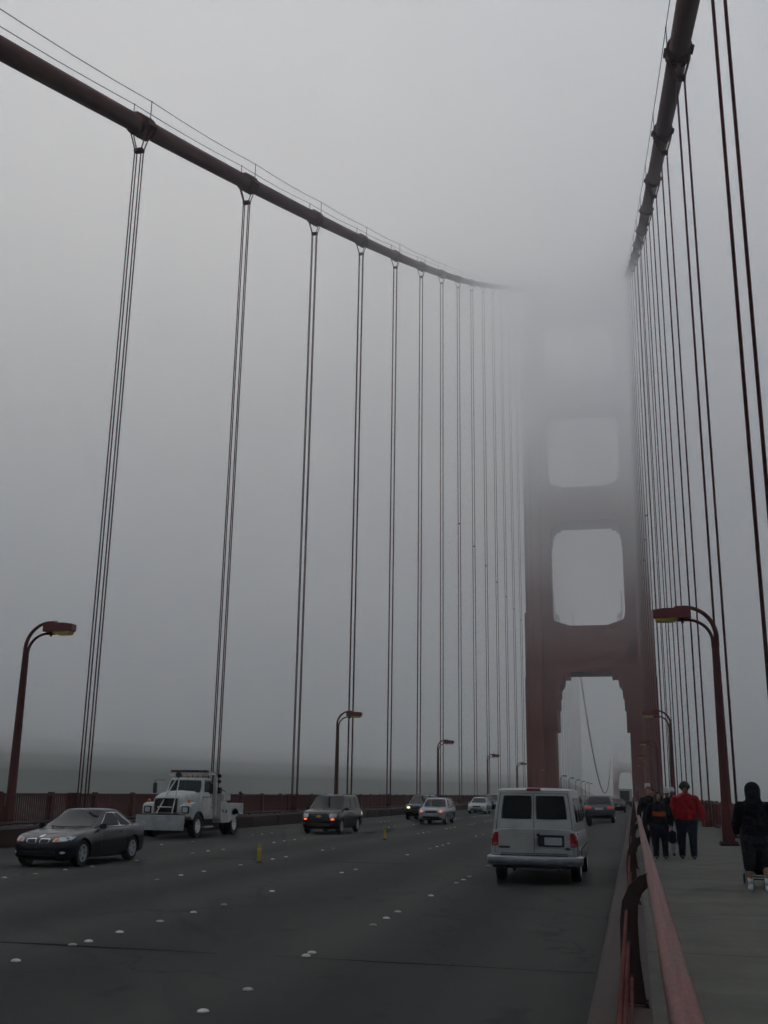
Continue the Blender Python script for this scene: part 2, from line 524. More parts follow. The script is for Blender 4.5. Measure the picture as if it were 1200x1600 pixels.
# ------------------------------------------------------------------ main cables
def cable(s, label):
    t = thing('main_cable', label, 'cable', (s * XC, 0, 0), 0, 'main suspension cables')
    ys = [-26 + 4 * k for k in range(81)]
    b = MB()
    b.tube([(0, y, hcab(y)) for y in ys], 0.47, 20)
    b.build('cable_wire', M['cable'], t, smooth=True, angle=60)
    ys = [298 + 16 * k for k in range(81)]
    b = MB()
    b.tube([(0, y, hcab(y)) for y in ys], 0.47, 12)
    b.build('cable_wire', M['cable'], t, smooth=True, angle=60)
    # clamp bands
    first = None
    for n in range(-2, 17):
        y = HY0 + HD * n
        sl_ = math.atan2(hcab(y + 1) - hcab(y - 1), 2)
        if first is None:
            b = MB()
            b.tube([(0, -0.62, 0), (0, -0.60, 0)], 0.52, 20)
            b.tube([(0, -0.60, 0), (0, 0.60, 0)], 0.545, 20)
            for yy in (-0.57, -0.17, 0.17, 0.57):
                b.tube([(0, yy - 0.06, 0), (0, yy + 0.06, 0)], 0.60, 20)
            for sx in (-1, 1):
                b.box(sx * 0.62 - 0.06, sx * 0.62 + 0.06, -0.58, 0.58, -0.06, 0.06)
            b.box(-0.10, 0.10, -0.50, 0.50, 0.50, 0.64)
            b.box(-0.10, 0.10, -0.55, 0.55, -0.66, -0.50)
            o = b.build('cable_band', M['cable'], t, smooth=True, angle=30)
            first = o
        else:
            o = first.copy()
            C.objects.link(o)
        o.location = (0, y, hcab(y))
        o.rotation_euler = (sl_, 0, 0)
    # hand ropes on their stanchions
    for sx in (-1, 1):
        b = MB()
        pts = []
        for n in range(-4, 17):
            for k in range(4):
                y = HY0 + HD * (n + k / 4)
                sag = 0.10 * math.sin(math.pi * k / 4)
                pts.append((sx * 0.5, y, hcab(y) + 1.42 - sag))
        b.tube(pts, 0.021, 5)
        b.build('hand_rope', M['black'], t)
        fp = None
        for n in range(-2, 15):
            y = HY0 + HD * n
            if fp is None:
                b = MB()
                b.tube([(0, 0, -0.1), (0, 0, 1.02)], 0.025, 5)
                b.ball((0, 0, 1.02), 0.05, 6, 4)
                fp = o = b.build('stanchion', M['black'], t)
            else:
                o = fp.copy()
                C.objects.link(o)
            o.location = (sx * 0.5, y, hcab(y) + 0.4)
    return t


cable(-1, 'thick rust red main cable sweeping up over the far side of the road')
cable(1, 'thick rust red main cable climbing steeply above the pedestrian sidewalk')


# ------------------------------------------------------------------ suspenders
def suspender(y, s, label, group):
    h = hcab(y)
    t = thing('suspender_rope', label, 'suspender', (s * XC, y, 0), 0, group)
    hs = h - 1.45
    near = y < 300
    for sx in (-1, 1):
        for sy in (-1, 1):
            b = MB()
            rr = 0.036
            b.tube([(sx * 0.56, sy * 0.20, h + 0.05), (sx * 0.50, sy * 0.19, h - 0.35), (sx * 0.185, sy * 0.135, hs), (sx * 0.18, sy * 0.13, hs - 0.6), (sx * 0.18, sy * 0.13, 0.1)], rr, 6)
            b.build('rope', M['rope'], t, smooth=True)
    b = MB()
    b.cbox(-0.25, 0.25, -0.16, 0.16, hs - 0.13, hs + 0.07, 0.03)
    b.build('spreader', M['cable'], t)
    if near and h > 78:
        b = MB()
        b.cbox(-0.22, 0.22, -0.14, 0.14, 41.0, 41.16, 0.03)
        b.build('spacer', M['cable'], t)
    if near:
        b = MB()
        b.cbox(-0.26, 0.26, -0.2, 0.2, SW, SW + 0.35, 0.03)
        b.build('socket', M['railing'], t)
    return t


ORD = ['nearest', 'second', 'third', 'fourth', 'fifth', 'sixth', 'seventh', 'eighth', 'ninth', 'tenth', 'eleventh', 'twelfth', 'thirteenth', 'fourteenth', 'fifteenth', 'sixteenth', 'seventeenth']
for n in range(0, 16):
    suspender(HY0 + HD * n, -1, ORD[n] + ' bundle of red suspender ropes hanging beyond the roadway from the left cable', 'suspenders of the left cable')
for n in range(-1, 16):
    suspender(HY0 + HD * n, 1, ORD[n + 1] + ' bundle of red suspender ropes rising beside the sidewalk to the right cable', 'suspenders of the right cable')
for n in range(1, 15):
    suspender(306 + HD * n, -1, ORD[n - 1].replace('nearest', 'first') + ' pale suspender bundle right of the left tower leg, seen through the portal', 'suspenders beyond the tower')


# ------------------------------------------------------------------ railings
def railing(x, s, y0, y1, label, cat='railing'):
    t = thing('bridge_railing', label, cat, (x, 0, 0), 0, 'outer picket railings')
    zt = 1.47
    b = MB()
    b.cbox(-0.09, 0.09, y0, y1, zt - 0.10, zt, 0.02)
    b.build('top_rail', M['railing'], t)
    b = MB()
    b.box(-0.05, 0.05, y0, y1, SW + 0.10, SW + 0.18)
    b.build('bottom_rail', M['railing'], t)
    pan = post = plate = None
    n = int((y1 - y0) / 3.81)
    for k in range(n):
        y = y0 + k * 3.81
        if pan is None:
            b = MB()
            for i in range(1, 24):
                yy = 3.81 * i / 24
                b.box(-0.022, 0.022, yy - 0.032, yy + 0.032, SW + 0.181, zt - 0.101)
            pan = o = b.build('picket_panel', M['railing'], t)
        elif k < 84:
            o = pan.copy(); C.objects.link(o)
        else:
            break
        o.location = (0, y, 0)
        if post is None:
            b = MB()
            b.cbox(-0.10, 0.10, -0.13, 0.13, SW, zt + 0.06, 0.02)
            post = o = b.build('post', M['railing'], t)
        else:
            o = post.copy(); C.objects.link(o)
        o.location = (0, y, 0)
    # broad flat plates where each suspender meets the rail
    for k in range(-1, 16):
        y = HY0 + HD * k
        if plate is None:
            b = MB()
            b.cbox(-0.13, 0.13, -0.42, 0.42, SW, zt + 0.03, 0.02)
            plate = o = b.build('plate', M['railing'], t)
        else:
            o = plate.copy(); C.objects.link(o)
        o.location = (0, y + 0.0, 0)
    return t


Y0R = HY0 - HD * 3 + 1.9
railing(-14.15, -1, Y0R, Y0R + 3.81 * 78, 'long red picket railing on the far edge of the bridge, beyond the oncoming traffic')
railing(14.12, 1, Y0R, Y0R + 3.81 * 78, 'long red picket railing on the outer edge of the sidewalk where people walk')
b = MB()
b.box(-14.3, -14.0, 306, YF, SW, 1.45)
tag(b.build('bridge_railing', M['railing']), 'hazy dark railing running on beyond the tower on the far side', 'railing', 'railings beyond the tower')
b = MB()
b.box(14.0, 14.3, 306, YF, SW, 1.45)
tag(b.build('bridge_railing', M['railing']), 'hazy railing running on beyond the tower on the sidewalk side', 'railing', 'railings beyond the tower')

# far-side barrier between road and sidewalk
t = thing('road_barrier', 'low dark brown steel barrier along the far kerb beside the oncoming lanes', 'barrier', (-8.1, 0, 0))
b = MB()
b.prism([(0.2, -0.1), (0.22, 0.50), (0.16, 0.58), (-0.08, 0.58), (-0.14, 0.50), (-0.14, -0.1)], 'y', -20, TW - 1)
b.build('barrier_plate', M['brown'], t)
b = MB()
b.tube([(0.02, -20, 0.66), (0.02, TW - 1, 0.66)], 0.05, 8)
b.build('top_rail', M['brown'], t)
bp0 = None
for k in range(72):
    if bp0 is None:
        b = MB()
        b.box(0.222, 0.25, -0.06, 0.06, 0.0, 0.50)
        b.box(-0.02, 0.06, -0.05, 0.05, 0.579, 0.64)
        bp0 = o = b.build('post', M['brown'], t)
    else:
        o = bp0.copy(); C.objects.link(o)
    o.location = (0, 15 + 3.81 * k, 0)

# ------------------------------------------------------------------ pedestrian handrail beside the camera
t = thing('pedestrian_handrail', 'pinkish red tubular handrail on curved steel posts between road and sidewalk', 'handrail', (10.17, 0, 0))
zr = 1.17
b = MB()
pr = []
for k in range(16):
    a = 2 * math.pi * k / 16
    x, z = 0.047 * math.cos(a), 0.036 * math.sin(a)
    pr.append((x, zr - 0.036 + z))
pr = sorted(pr, key=lambda q: 0) 
# flattened tube with a shallow groove along its crown
pr = [(0.047 * math.cos(2 * math.pi * k / 16 + math.pi / 2), zr - 0.036 + 0.036 * math.sin(2 * math.pi * k / 16 + math.pi / 2)) for k in range(16)]
pr[0] = (0.006, pr[0][1] - 0.008)
pr.insert(1, (-0.004, pr[0][1]))
pr.insert(0, (0.014, zr - 0.001))
pr.insert(3, (-0.012, zr - 0.001))
b.prism([(x, z) for x, z in pr], 'y', -1.5, TW - 2)
b.build('rail_tube', M['rail'], t, smooth=True, angle=50)
b = MB()
b.box(0.02, 0.055, -1.5, TW - 2, zr - 0.14, zr - 0.095)
b.build('lower_rail', M['brown'], t)
for x, z in ((-0.205, SW + 0.66), (-0.20, SW + 0.44), (-0.185, SW + 0.20)):
    b = MB()
    b.tube([(x, -1.5, z), (x, TW - 2, z)], 0.012, 8)
    b.build('rail_cable', M['rail'], t, smooth=True)


def stanchion_mesh():
    b = MB()
    cl = [(-0.02, zr - 0.055), (-0.07, zr - 0.075), (-0.13, zr - 0.13), (-0.175, zr - 0.23), (-0.19, zr - 0.36), (-0.19, zr - 0.60), (-0.18, SW + 0.2), (-0.17, SW)]
    wd = [0.045, 0.05, 0.055, 0.06, 0.065, 0.07, 0.075, 0.085]
    Lf, Rt = [], []
    for i, (x, z) in enumerate(cl):
        a, c = cl[max(0, i - 1)], cl[min(len(cl) - 1, i + 1)]
        d = Vector((c[0] - a[0], c[1] - a[1])).normalized()
        nrm = Vector((-d.y, d.x))
        Lf.append((x - nrm.x * wd[i], z - nrm.y * wd[i]))
        Rt.append((x + nrm.x * wd[i], z + nrm.y * wd[i]))
    b.prism(Lf + Rt[::-1], 'y', -0.02, 0.02)
    b.box(-0.27, -0.07, -0.09, 0.09, SW, SW + 0.025)
    for x in (-0.255, -0.085):
        for y in (-0.07, 0.07):
            b.lathe([(0.014, SW + 0.02), (0.014, SW + 0.042), (0.001, SW + 0.045)], 'z', 6, (x, y, 0))
    for x, z in ((-0.205, SW + 0.66), (-0.20, SW + 0.44), (-0.185, SW + 0.20)):
        b.lathe([(0.022, -0.032), (0.022, 0.032), (0.001, 0.034)], 'y', 8, (x, 0, z))
    for x, z in ((-0.03, zr - 0.075), (-0.09, zr - 0.11)):
        for s in (-1, 1):
            b.lathe([(0.012, s * 0.018), (0.012, s * 0.030), (0.001, s * 0.032)], 'y', 6, (x, 0, z))
    return b


first = None
for k in range(37):
    y = 0.9 + 7.62 * k
    if first is None:
        first = o = stanchion_mesh().build('post', M['brown'], t)
    else:
        o = first.copy(); C.objects.link(o)
    o.location = (0, y, 0)


# ------------------------------------------------------------------ lamp posts
def make_lamp(label, group):
    """the arm reaches towards +x"""
    t = thing('street_lamp', label, 'street lamp', (0, 0, 0), 0, group)
    b = MB()
    n = 8
    def oct_(r, z): return [(r * math.cos(math.pi / 8 + 2 * math.pi * k / n), r * math.sin(math.pi / 8 + 2 * math.pi * k / n), z) for k in range(n)]
    b.rings([oct_(0.21, 0), oct_(0.19, 1.15), oct_(0.175, 1.2)])
    b.rings([oct_(0.175, 1.201), oct_(0.15, 4.0), oct_(0.125, 6.45)])
    b.build('pole', M['orange'], t)
    b = MB()
    b.cbox(-0.30, 0.30, -0.30, 0.30, 0, 0.08, 0.02)
    for sx in (-1, 1):
        for sy in (-1, 1):
            b.tube([(sx * 0.24, sy * 0.24, 0.08), (sx * 0.24, sy * 0.24, 0.13)], 0.025, 6)
    b.build('base_plate', M['brown'], t)
    b = MB()
    b.cbox(-0.12, 0.12, -0.225, -0.18, 0.35, 0.8, 0.015)
    b.build('access_cover', M['orange'], t)
    # two curved arms
    pts = [(-0.05, 0, 6.40), (-0.05, 0, 6.75)]
    for k in range(1, 13):
        a = math.pi / 2 * k / 12
        pts.append((-0.05 + 1.0 * (1 - math.cos(a)), 0, 6.75 + 1.02 * math.sin(a)))
    pts.append((1.25, 0, 7.765))
    b = MB()
    b.tube(pts, [0.085] * 2 + [0.08 - 0.002 * k for k in range(13)], 8, sq=(1, 0.8))
    b.build('upper_arm', M['orange'], t, smooth=True, angle=50)
    pts = [(0.07, 0, 6.40), (0.07, 0, 6.55)]
    for k in range(1, 13):
        a = math.pi / 2 * k / 12
        pts.append((0.07 + 0.80 * (1 - math.cos(a)), 0, 6.55 + 0.78 * math.sin(a)))
    pts.append((1.20, 0, 7.32))
    b = MB()
    b.tube(pts, [0.06] * 2 + [0.058 - 0.001 * k for k in range(13)], 8)
    b.build('lower_arm', M['orange'], t, smooth=True, angle=50)
    # lamp housing, slightly stepped, with the amber lens under it
    b = MB()
    b.prism([(0.74, 7.40), (0.74, 7.74), (1.02, 7.79), (1.22, 7.79), (1.30, 7.73), (1.62, 7.73), (1.98, 7.68), (1.98, 7.44), (1.92, 7.40)], 'y', -0.19, 0.19)
    b.build('lamp_housing', M['lamp_red'], t)
    b = MB()
    b.prism([(1.16, 7.399), (1.92, 7.399), (1.90, 7.31), (1.80, 7.265), (1.34, 7.265), (1.20, 7.31)], 'y', -0.16, 0.16)
    b.build('lens', M['lens'], t)
    b = MB()
    b.tube([(1.02, 0, 7.22), (1.02, 0, 7.399)], 0.05, 8)
    b.build('bracket', M['black'], t)
    return t


lamp0 = make_lamp('', 'lamps')
LY = [36.5 + 45.72 * k for k in range(13)]
kids = {}
for c in C.objects:
    if c.parent is not None:
        kids.setdefault(c.parent.name, []).append(c)
used = False
for s in (-1, 1):
    for k, y in enumerate(LY if s < 0 else LY[:5]):
        o = lamp0 if not used else copy_tree(lamp0, None, kids)
        used = True
        o.location = (s * 12.98, y, SW)
        o.rotation_euler = (0, 0, 0 if s < 0 else math.pi)
        side = 'beyond the oncoming lanes' if s < 0 else 'on the sidewalk side'
        if y < TW:
            if s < 0 and k == 5: where = 'sixth'
            where = ['largest', 'second', 'third', 'fourth', 'fifth', 'sixth'][k]
            o['label'] = where + ' red street lamp with two curved arms standing ' + side
        else:
            o['label'] = ORD[k - 6].replace('nearest', 'first') + ' small grey hazy street lamp seen through the tower portal'
        o['group'] = ('lamps along the far kerb' if s < 0 else 'lamps along the sidewalk') if y < TW else 'lamps beyond the tower'

# ------------------------------------------------------------------ vehicles
def prof(pts, y):
    pts = sorted(pts)
    if y <= pts[0][0]: return pts[0][1]
    for (a, va), (c, vc) in zip(pts, pts[1:]):
        if y <= c:
            t = (y - a) / (c - a)
            return va + (vc - va) * t
    return pts[-1][1]


def boolean_cut(o, cutters):
    for b in cutters:
        c = b.build('cutter', M['black'], o.parent)
        md = o.modifiers.new('cut', 'BOOLEAN')
        md.operation = 'DIFFERENCE'
        md.solver = 'EXACT'
        md.object = c
        bpy.context.view_layer.update()
        dg = bpy.context.evaluated_depsgraph_get()
        me = bpy.data.meshes.new_from_object(o.evaluated_get(dg))
        o.modifiers.clear()
        o.data = me
        bpy.data.objects.remove(c)


class Cabin:
    """greenhouse between belt line and roof; front is +y"""

    def __init__(s, zb, zr, yf, yr, hw, yf1, yr1, hw1, bow=0.10, curve=0.0):
        s.__dict__.update(locals())

    def par(s, t):
        e = t + s.curve * t * (1 - t)
        q = t ** 1.35
        return s.zb + (s.zr - s.zb) * t, s.yf + (s.yf1 - s.yf) * e, s.yr + (s.yr1 - s.yr) * e, s.hw + (s.hw1 - s.hw) * q

    def P(s, face, a, t):
        z, yf, yr, hw = s.par(t)
        if face == 'F' or face == 'B':
            x = (-0.93 + 1.86 * a) * hw
            d = s.bow * (x / hw) ** 2
            return Vector((x, (yf - d) if face == 'F' else (yr + d * 0.7), z))
        y0, y1 = yf - s.bow - 0.02, yr + s.bow * 0.7 + 0.02
        y = y0 + (y1 - y0) * a
        x = hw * (1 - 0.05 * (2 * a - 1) ** 2)
        return Vector((x if face == 'R' else -x, y, z))

    def shell(s, m, parent):
        b = MB()
        rings = []
        for i in range(9):
            t = i / 8
            r = [s.P('F', k / 8, t) for k in range(9)] + [s.P('R', k / 14, t) for k in range(15)] + [s.P('B', 1 - k / 8, t) for k in range(9)] + [s.P('L', 1 - k / 14, t) for k in range(15)]
            rings.append(r)
        c = Vector((0, (s.yf1 + s.yr1) / 2, 0))
        top = rings[-1]
        for f, dz in ((0.965, 0.020), (0.90, 0.034), (0.72, 0.048), (0.4, 0.058)):
            rings.append([Vector((p.x * f, c.y + (p.y - c.y) * f, s.zr + dz)) for p in top])
        b.rings(rings)
        return b.build('cabin', m, parent, smooth=True, angle=40)

    def pane(s, name, face, a0, a1, t0, t1, m, parent, off=0.006, rnd=0.12, n=8, a0t=None, a1t=None):
        """glass lying on the shell; a0t, a1t shift the ends at the top edge"""
        a0t = a0 if a0t is None else a0t
        a1t = a1 if a1t is None else a1t
        b = MB()
        vs, fs = [], []
        for i in range(n + 1):
            for j in range(n + 1):
                u, v = -1 + 2 * i / n, -1 + 2 * j / n
                uu, vv = u * math.sqrt(1 - rnd * v * v / 2), v * math.sqrt(1 - rnd * u * u / 2)
                t = t0 + (t1 - t0) * (vv + 1) / 2
                k = (vv + 1) / 2
                lo, hi = a0 + (a0t - a0) * k, a1 + (a1t - a1) * k
                a = lo + (hi - lo) * (uu + 1) / 2
                p = s.P(face, a, t)
                da = s.P(face, a + 0.01, t) - p
                dt = s.P(face, a, t + 0.01) - p
                nn = da.cross(dt).normalized()
                out = {'F': Vector((0, 1, 0)), 'B': Vector((0, -1, 0)), 'R': Vector((1, 0, 0)), 'L': Vector((-1, 0, 0))}[face]
                if nn.dot(out) < 0: nn = -nn
                vs.append(p + nn * off)
        for i in range(n):
            for j in range(n):
                q = i * (n + 1) + j
                fs.append((q, q + n + 1, q + n + 2, q + 1))
        b.add(vs, fs)
        return b.build(name, m, parent, smooth=True)


def bvh_of(o):
    return BVHTree.FromPolygons([v.co.copy() for v in o.data.vertices], [tuple(p.vertices) for p in o.data.polygons])


def patch(bvh, d, q, name, m, parent, off=0.006, rnd=0.3, n=6, skirt=0.02):
    """rounded quad q (four (u, v) corners) laid on a body seen along d: 'F','B' in (x, z); 'R','L' in (y, z)"""
    dirs = {'F': Vector((0, -1, 0)), 'B': Vector((0, 1, 0)), 'R': Vector((-1, 0, 0)), 'L': Vector((1, 0, 0))}
    dv = dirs[d]
    vs, fs, last = [], [], None
    for i in range(n + 1):
        for j in range(n + 1):
            s, t = -1 + 2 * i / n, -1 + 2 * j / n
            s, t = s * math.sqrt(1 - rnd * t * t / 2), t * math.sqrt(1 - rnd * s * s / 2)
            s, t = (s + 1) / 2, (t + 1) / 2
            u = (q[0][0] * (1 - s) + q[1][0] * s) * (1 - t) + (q[3][0] * (1 - s) + q[2][0] * s) * t
            v = (q[0][1] * (1 - s) + q[1][1] * s) * (1 - t) + (q[3][1] * (1 - s) + q[2][1] * s) * t
            o = Vector((u, 0, v)) if d in 'FB' else Vector((0, u, v))
            o = o - dv * 6
            hit = bvh.ray_cast(o, dv)[0]
            if hit is None:
                hit = last if last is not None else o + dv * 6
                hit = Vector((u, hit.y, v)) if d in 'FB' else Vector((hit.x, u, v))
            last = hit
            vs.append(hit - dv * off)
    w = n + 1
    for i in range(n):
        for j in range(n):
            k = i * w + j
            fs.append((k, k + w, k + w + 1, k + 1))
    rim = [i * w for i in range(w)] + [n * w + j for j in range(1, w)] + [i * w + n for i in range(n - 1, -1, -1)] + [j for j in range(n - 1, 0, -1)]
    base = len(vs)
    vs += [vs[k] + dv * (off + skirt) for k in rim]
    L = len(rim)
    for k in range(L):
        fs.append((rim[k], rim[(k + 1) % L], base + (k + 1) % L, base + k))
    b = MB()
    b.add(vs, fs)
    return b.build(name, m, parent, smooth=True, angle=50)


def rect(u0, u1, v0, v1):
    return [(u0, v0), (u1, v0), (u1, v1), (u0, v1)]


def wheel(parent, x, y, r, w, out, spokes=5, rim_m=None, dish=0.66):
    b = MB()
    h = w / 2
    b.lathe([(r * dish, -h), (r * 0.93, -h), (r * 0.985, -h * 0.8), (r, -h * 0.45), (r, h * 0.45), (r * 0.985, h * 0.8), (r * 0.93, h), (r * dish, h), (r * dish * 0.98, 0), (r * dish * 0.98, -h * 0.9), (r * dish, -h)], 'x', 26, caps=False)
    o = b.build('wheel', M['rubber'], parent, smooth=True, angle=40, loc=(x, y, r))
    b = MB()
    rd = r * dish
    e = out * h * 1.02
    b.lathe([(rd * 0.88, e * 0.55), (rd * 0.86, e * 0.35), (0.001, e * 0.35)], 'x', 26, mi=0)
    b.lathe([(rd * 1.01, e * 0.90), (rd * 1.01, e * 0.98), (rd * 0.92, e * 1.02), (rd * 0.86, e * 0.70), (rd * 0.86, e * 0.5)], 'x', 26, mi=1, caps=False)
    for k in range(spokes):
        a = 2 * math.pi * k / spokes
        c, s_ = math.cos(a), math.sin(a)
        nx, nz = -s_, c
        wv = rd * 0.16
        pts = []
        for rr, ww, xx in ((rd * 0.10, wv * 1.1, e * 0.8), (rd * 0.90, wv * 0.75, e * 0.9)):
            for sg in (-1, 1):
                pts.append((xx, c * rr + sg * nx * ww, s_ * rr + sg * nz * ww))
                pts.append((xx - out * 0.03, c * rr + sg * nx * ww, s_ * rr + sg * nz * ww))
        b.add(pts, [(0, 2, 6, 4), (1, 5, 7, 3), (0, 4, 5, 1), (2, 3, 7, 6), (0, 1, 3, 2), (4, 6, 7, 5)], 1)
    b.lathe([(rd * 0.22, e * 0.55), (rd * 0.20, e * 0.92), (0.001, e * 0.95)], 'x', 12, mi=1)
    b.build('rim', [M['black'], rim_m or M['alloy']], o)
    return o


def car_shell(t, sp, paint):
    L, Wd = sp['L'], sp['W']
    ys = [-L / 2 + L * k / 40 for k in range(41)]
    ys = sorted(set([round(y, 4) for y in ys] + [-L / 2 + 0.03, L / 2 - 0.03, -L / 2 + 0.07, L / 2 - 0.07]))
    rings = []
    for y in ys:
        w, zb, zt = prof(sp['plan'], y), prof(sp['bot'], y), prof(sp['top'], y)
        h = zt - zb
        half = [(0.0, zb), (0.86 * w, zb), (0.962 * w, zb + 0.06 * h), (0.99 * w, zb + 0.22 * h), (w, zb + 0.48 * h), (0.99 * w, zb + 0.68 * h), (0.962 * w, zb + 0.86 * h), (0.91 * w, zb + 0.965 * h), (0.82 * w, zt), (0.45 * w, zt + 0.018), (0.0, zt + 0.025)]
        ring = [Vector((x, y, z)) for x, z in half] + [Vector((-x, y, z)) for x, z in half[-2:0:-1]]
        rings.append(ring)
    b = MB()
    b.rings(rings)
    o = b.build('body', paint, t, smooth=True)
    cs = []
    for ax in (sp['yf'], sp['yr']):
        for s in (-1, 1):
            c = MB()
            r = sp['r'] * sp.get('arch', 1.14)
            c.lathe([(0.001, s * (Wd / 2 - 0.30)), (r, s * (Wd / 2 - 0.30)), (r, s * (Wd / 2 + 0.2)), (0.001, s * (Wd / 2 + 0.2))], 'x', 28, (0, ax, sp['r']))
            cs.append(c)
    boolean_cut(o, cs)
    o.data.polygons.foreach_set('use_smooth', [True] * len(o.data.polygons))
    o.data.set_sharp_from_angle(angle=R(42))
    for ax in (sp['yf'], sp['yr']):
        for s in (-1, 1):
            wheel(t, s * (Wd / 2 - 0.150), ax, sp['r'], 0.21, s, sp.get('spokes', 5), sp.get('rim'))
    # dark underside
    b = MB()
    b.box(-Wd / 2 + 0.32, Wd / 2 - 0.32, -L / 2 + 0.3, L / 2 - 0.3, prof(sp['bot'], 0) - 0.05, prof(sp['bot'], 0) + 0.1)
    b.build('underbody', M['black'], t)
    return o


def mirrors(t, x, y, z, paint):
    for s in (-1, 1):
        b = MB()
        b.cbox(s * x - 0.02, s * x + 0.19, y - 0.05, y + 0.06, z - 0.005, z + 0.125, 0.035) if s > 0 else b.cbox(-x - 0.19, -x + 0.02, y - 0.05, y + 0.06, z - 0.005, z + 0.125, 0.035)
        o = b.build('mirror', paint, t, smooth=True, angle=40)
        b = MB()
        x0, x1 = sorted((s * (x + 0.02), s * (x + 0.165)))
        b.box(x0, x1, y - 0.056, y - 0.051, z + 0.015, z + 0.105)
        b.build('mirror_glass', M['glass'], o)


def wipers(t, cab):
    b = MB()
    for a0, a1 in ((0.12, 0.45), (0.50, 0.80)):
        p, q = cab.P('F', a0, 0.03), cab.P('F', a1, 0.10)
        b.tube([p + Vector((0, 0.03, 0.01)), q + Vector((0, 0.03, 0.02))], 0.010, 5)
    return b


paints = {}


def paint(name, col, rough=0.28, metal=0.35, coat=0.5):
    if name not in paints:
        paints[name] = mat(name, col, rough, metal, var=0.06, scale=2.0, coat=coat, spec=0.5)
    return paints[name]


def front_set(t, bv, sp):
    """lamps, grille, intakes and plate on the nose"""
    for s in (-1, 1):
        q = [(s * u, v) for u, v in sp['hl']]
        o = patch(bv, 'F', q, 'headlight', sp.get('hl_mat', M['headlight']), t, 0.008, 0.35)
        if sp.get('hl_in'):
            q = [(s * u, v) for u, v in sp['hl_in']]
            patch(bv, 'F', q, 'lamp', sp['hl_in_mat'], o, 0.014, 0.9)
        if sp.get('turn'):
            q = [(s * u, v) for u, v in sp['turn']]
            patch(bv, 'F', q, 'indicator', sp['turn_mat'], t, 0.012, 0.5)
        if sp.get('fog'):
            q = [(s * u, v) for u, v in sp['fog']]
            patch(bv, 'F', q, 'fog_lamp', M['headlight'], t, 0.010, 0.9)
    if sp.get('intake'):
        patch(bv, 'F', sp['intake'], 'lower_intake', M['black'], t, 0.006, 0.2)


def rear_set(t, bv, sp):
    for s in (-1, 1):
        q = [(s * u, v) for u, v in sp['tl']]
        patch(bv, 'B', q, 'tail_light', sp.get('tl_mat', M['tail']), t, 0.008, 0.3)
    if sp.get('rplate'):
        patch(bv, 'B', sp['rplate'], 'licence_plate', M['plate'], t, 0.012, 0.05)


def side_lines(t, bv, sp, m):
    """door gaps and handles, pressed on the flanks"""
    for s, d in ((1, 'R'), (-1, 'L')):
        for y, z0, z1 in sp.get('gaps', ()):
            patch(bv, d, rect(y - 0.006, y + 0.006, z0, z1), 'door_gap', M['black'], t, 0.002, 0, 5, 0.004)
        for y, z in sp.get('handles', ()):
            patch(bv, d, rect(y - 0.09, y + 0.09, z - 0.016, z + 0.016), 'door_handle', m, t, 0.025, 0.4, 4)


FACING, AWAY = math.pi, 0.0

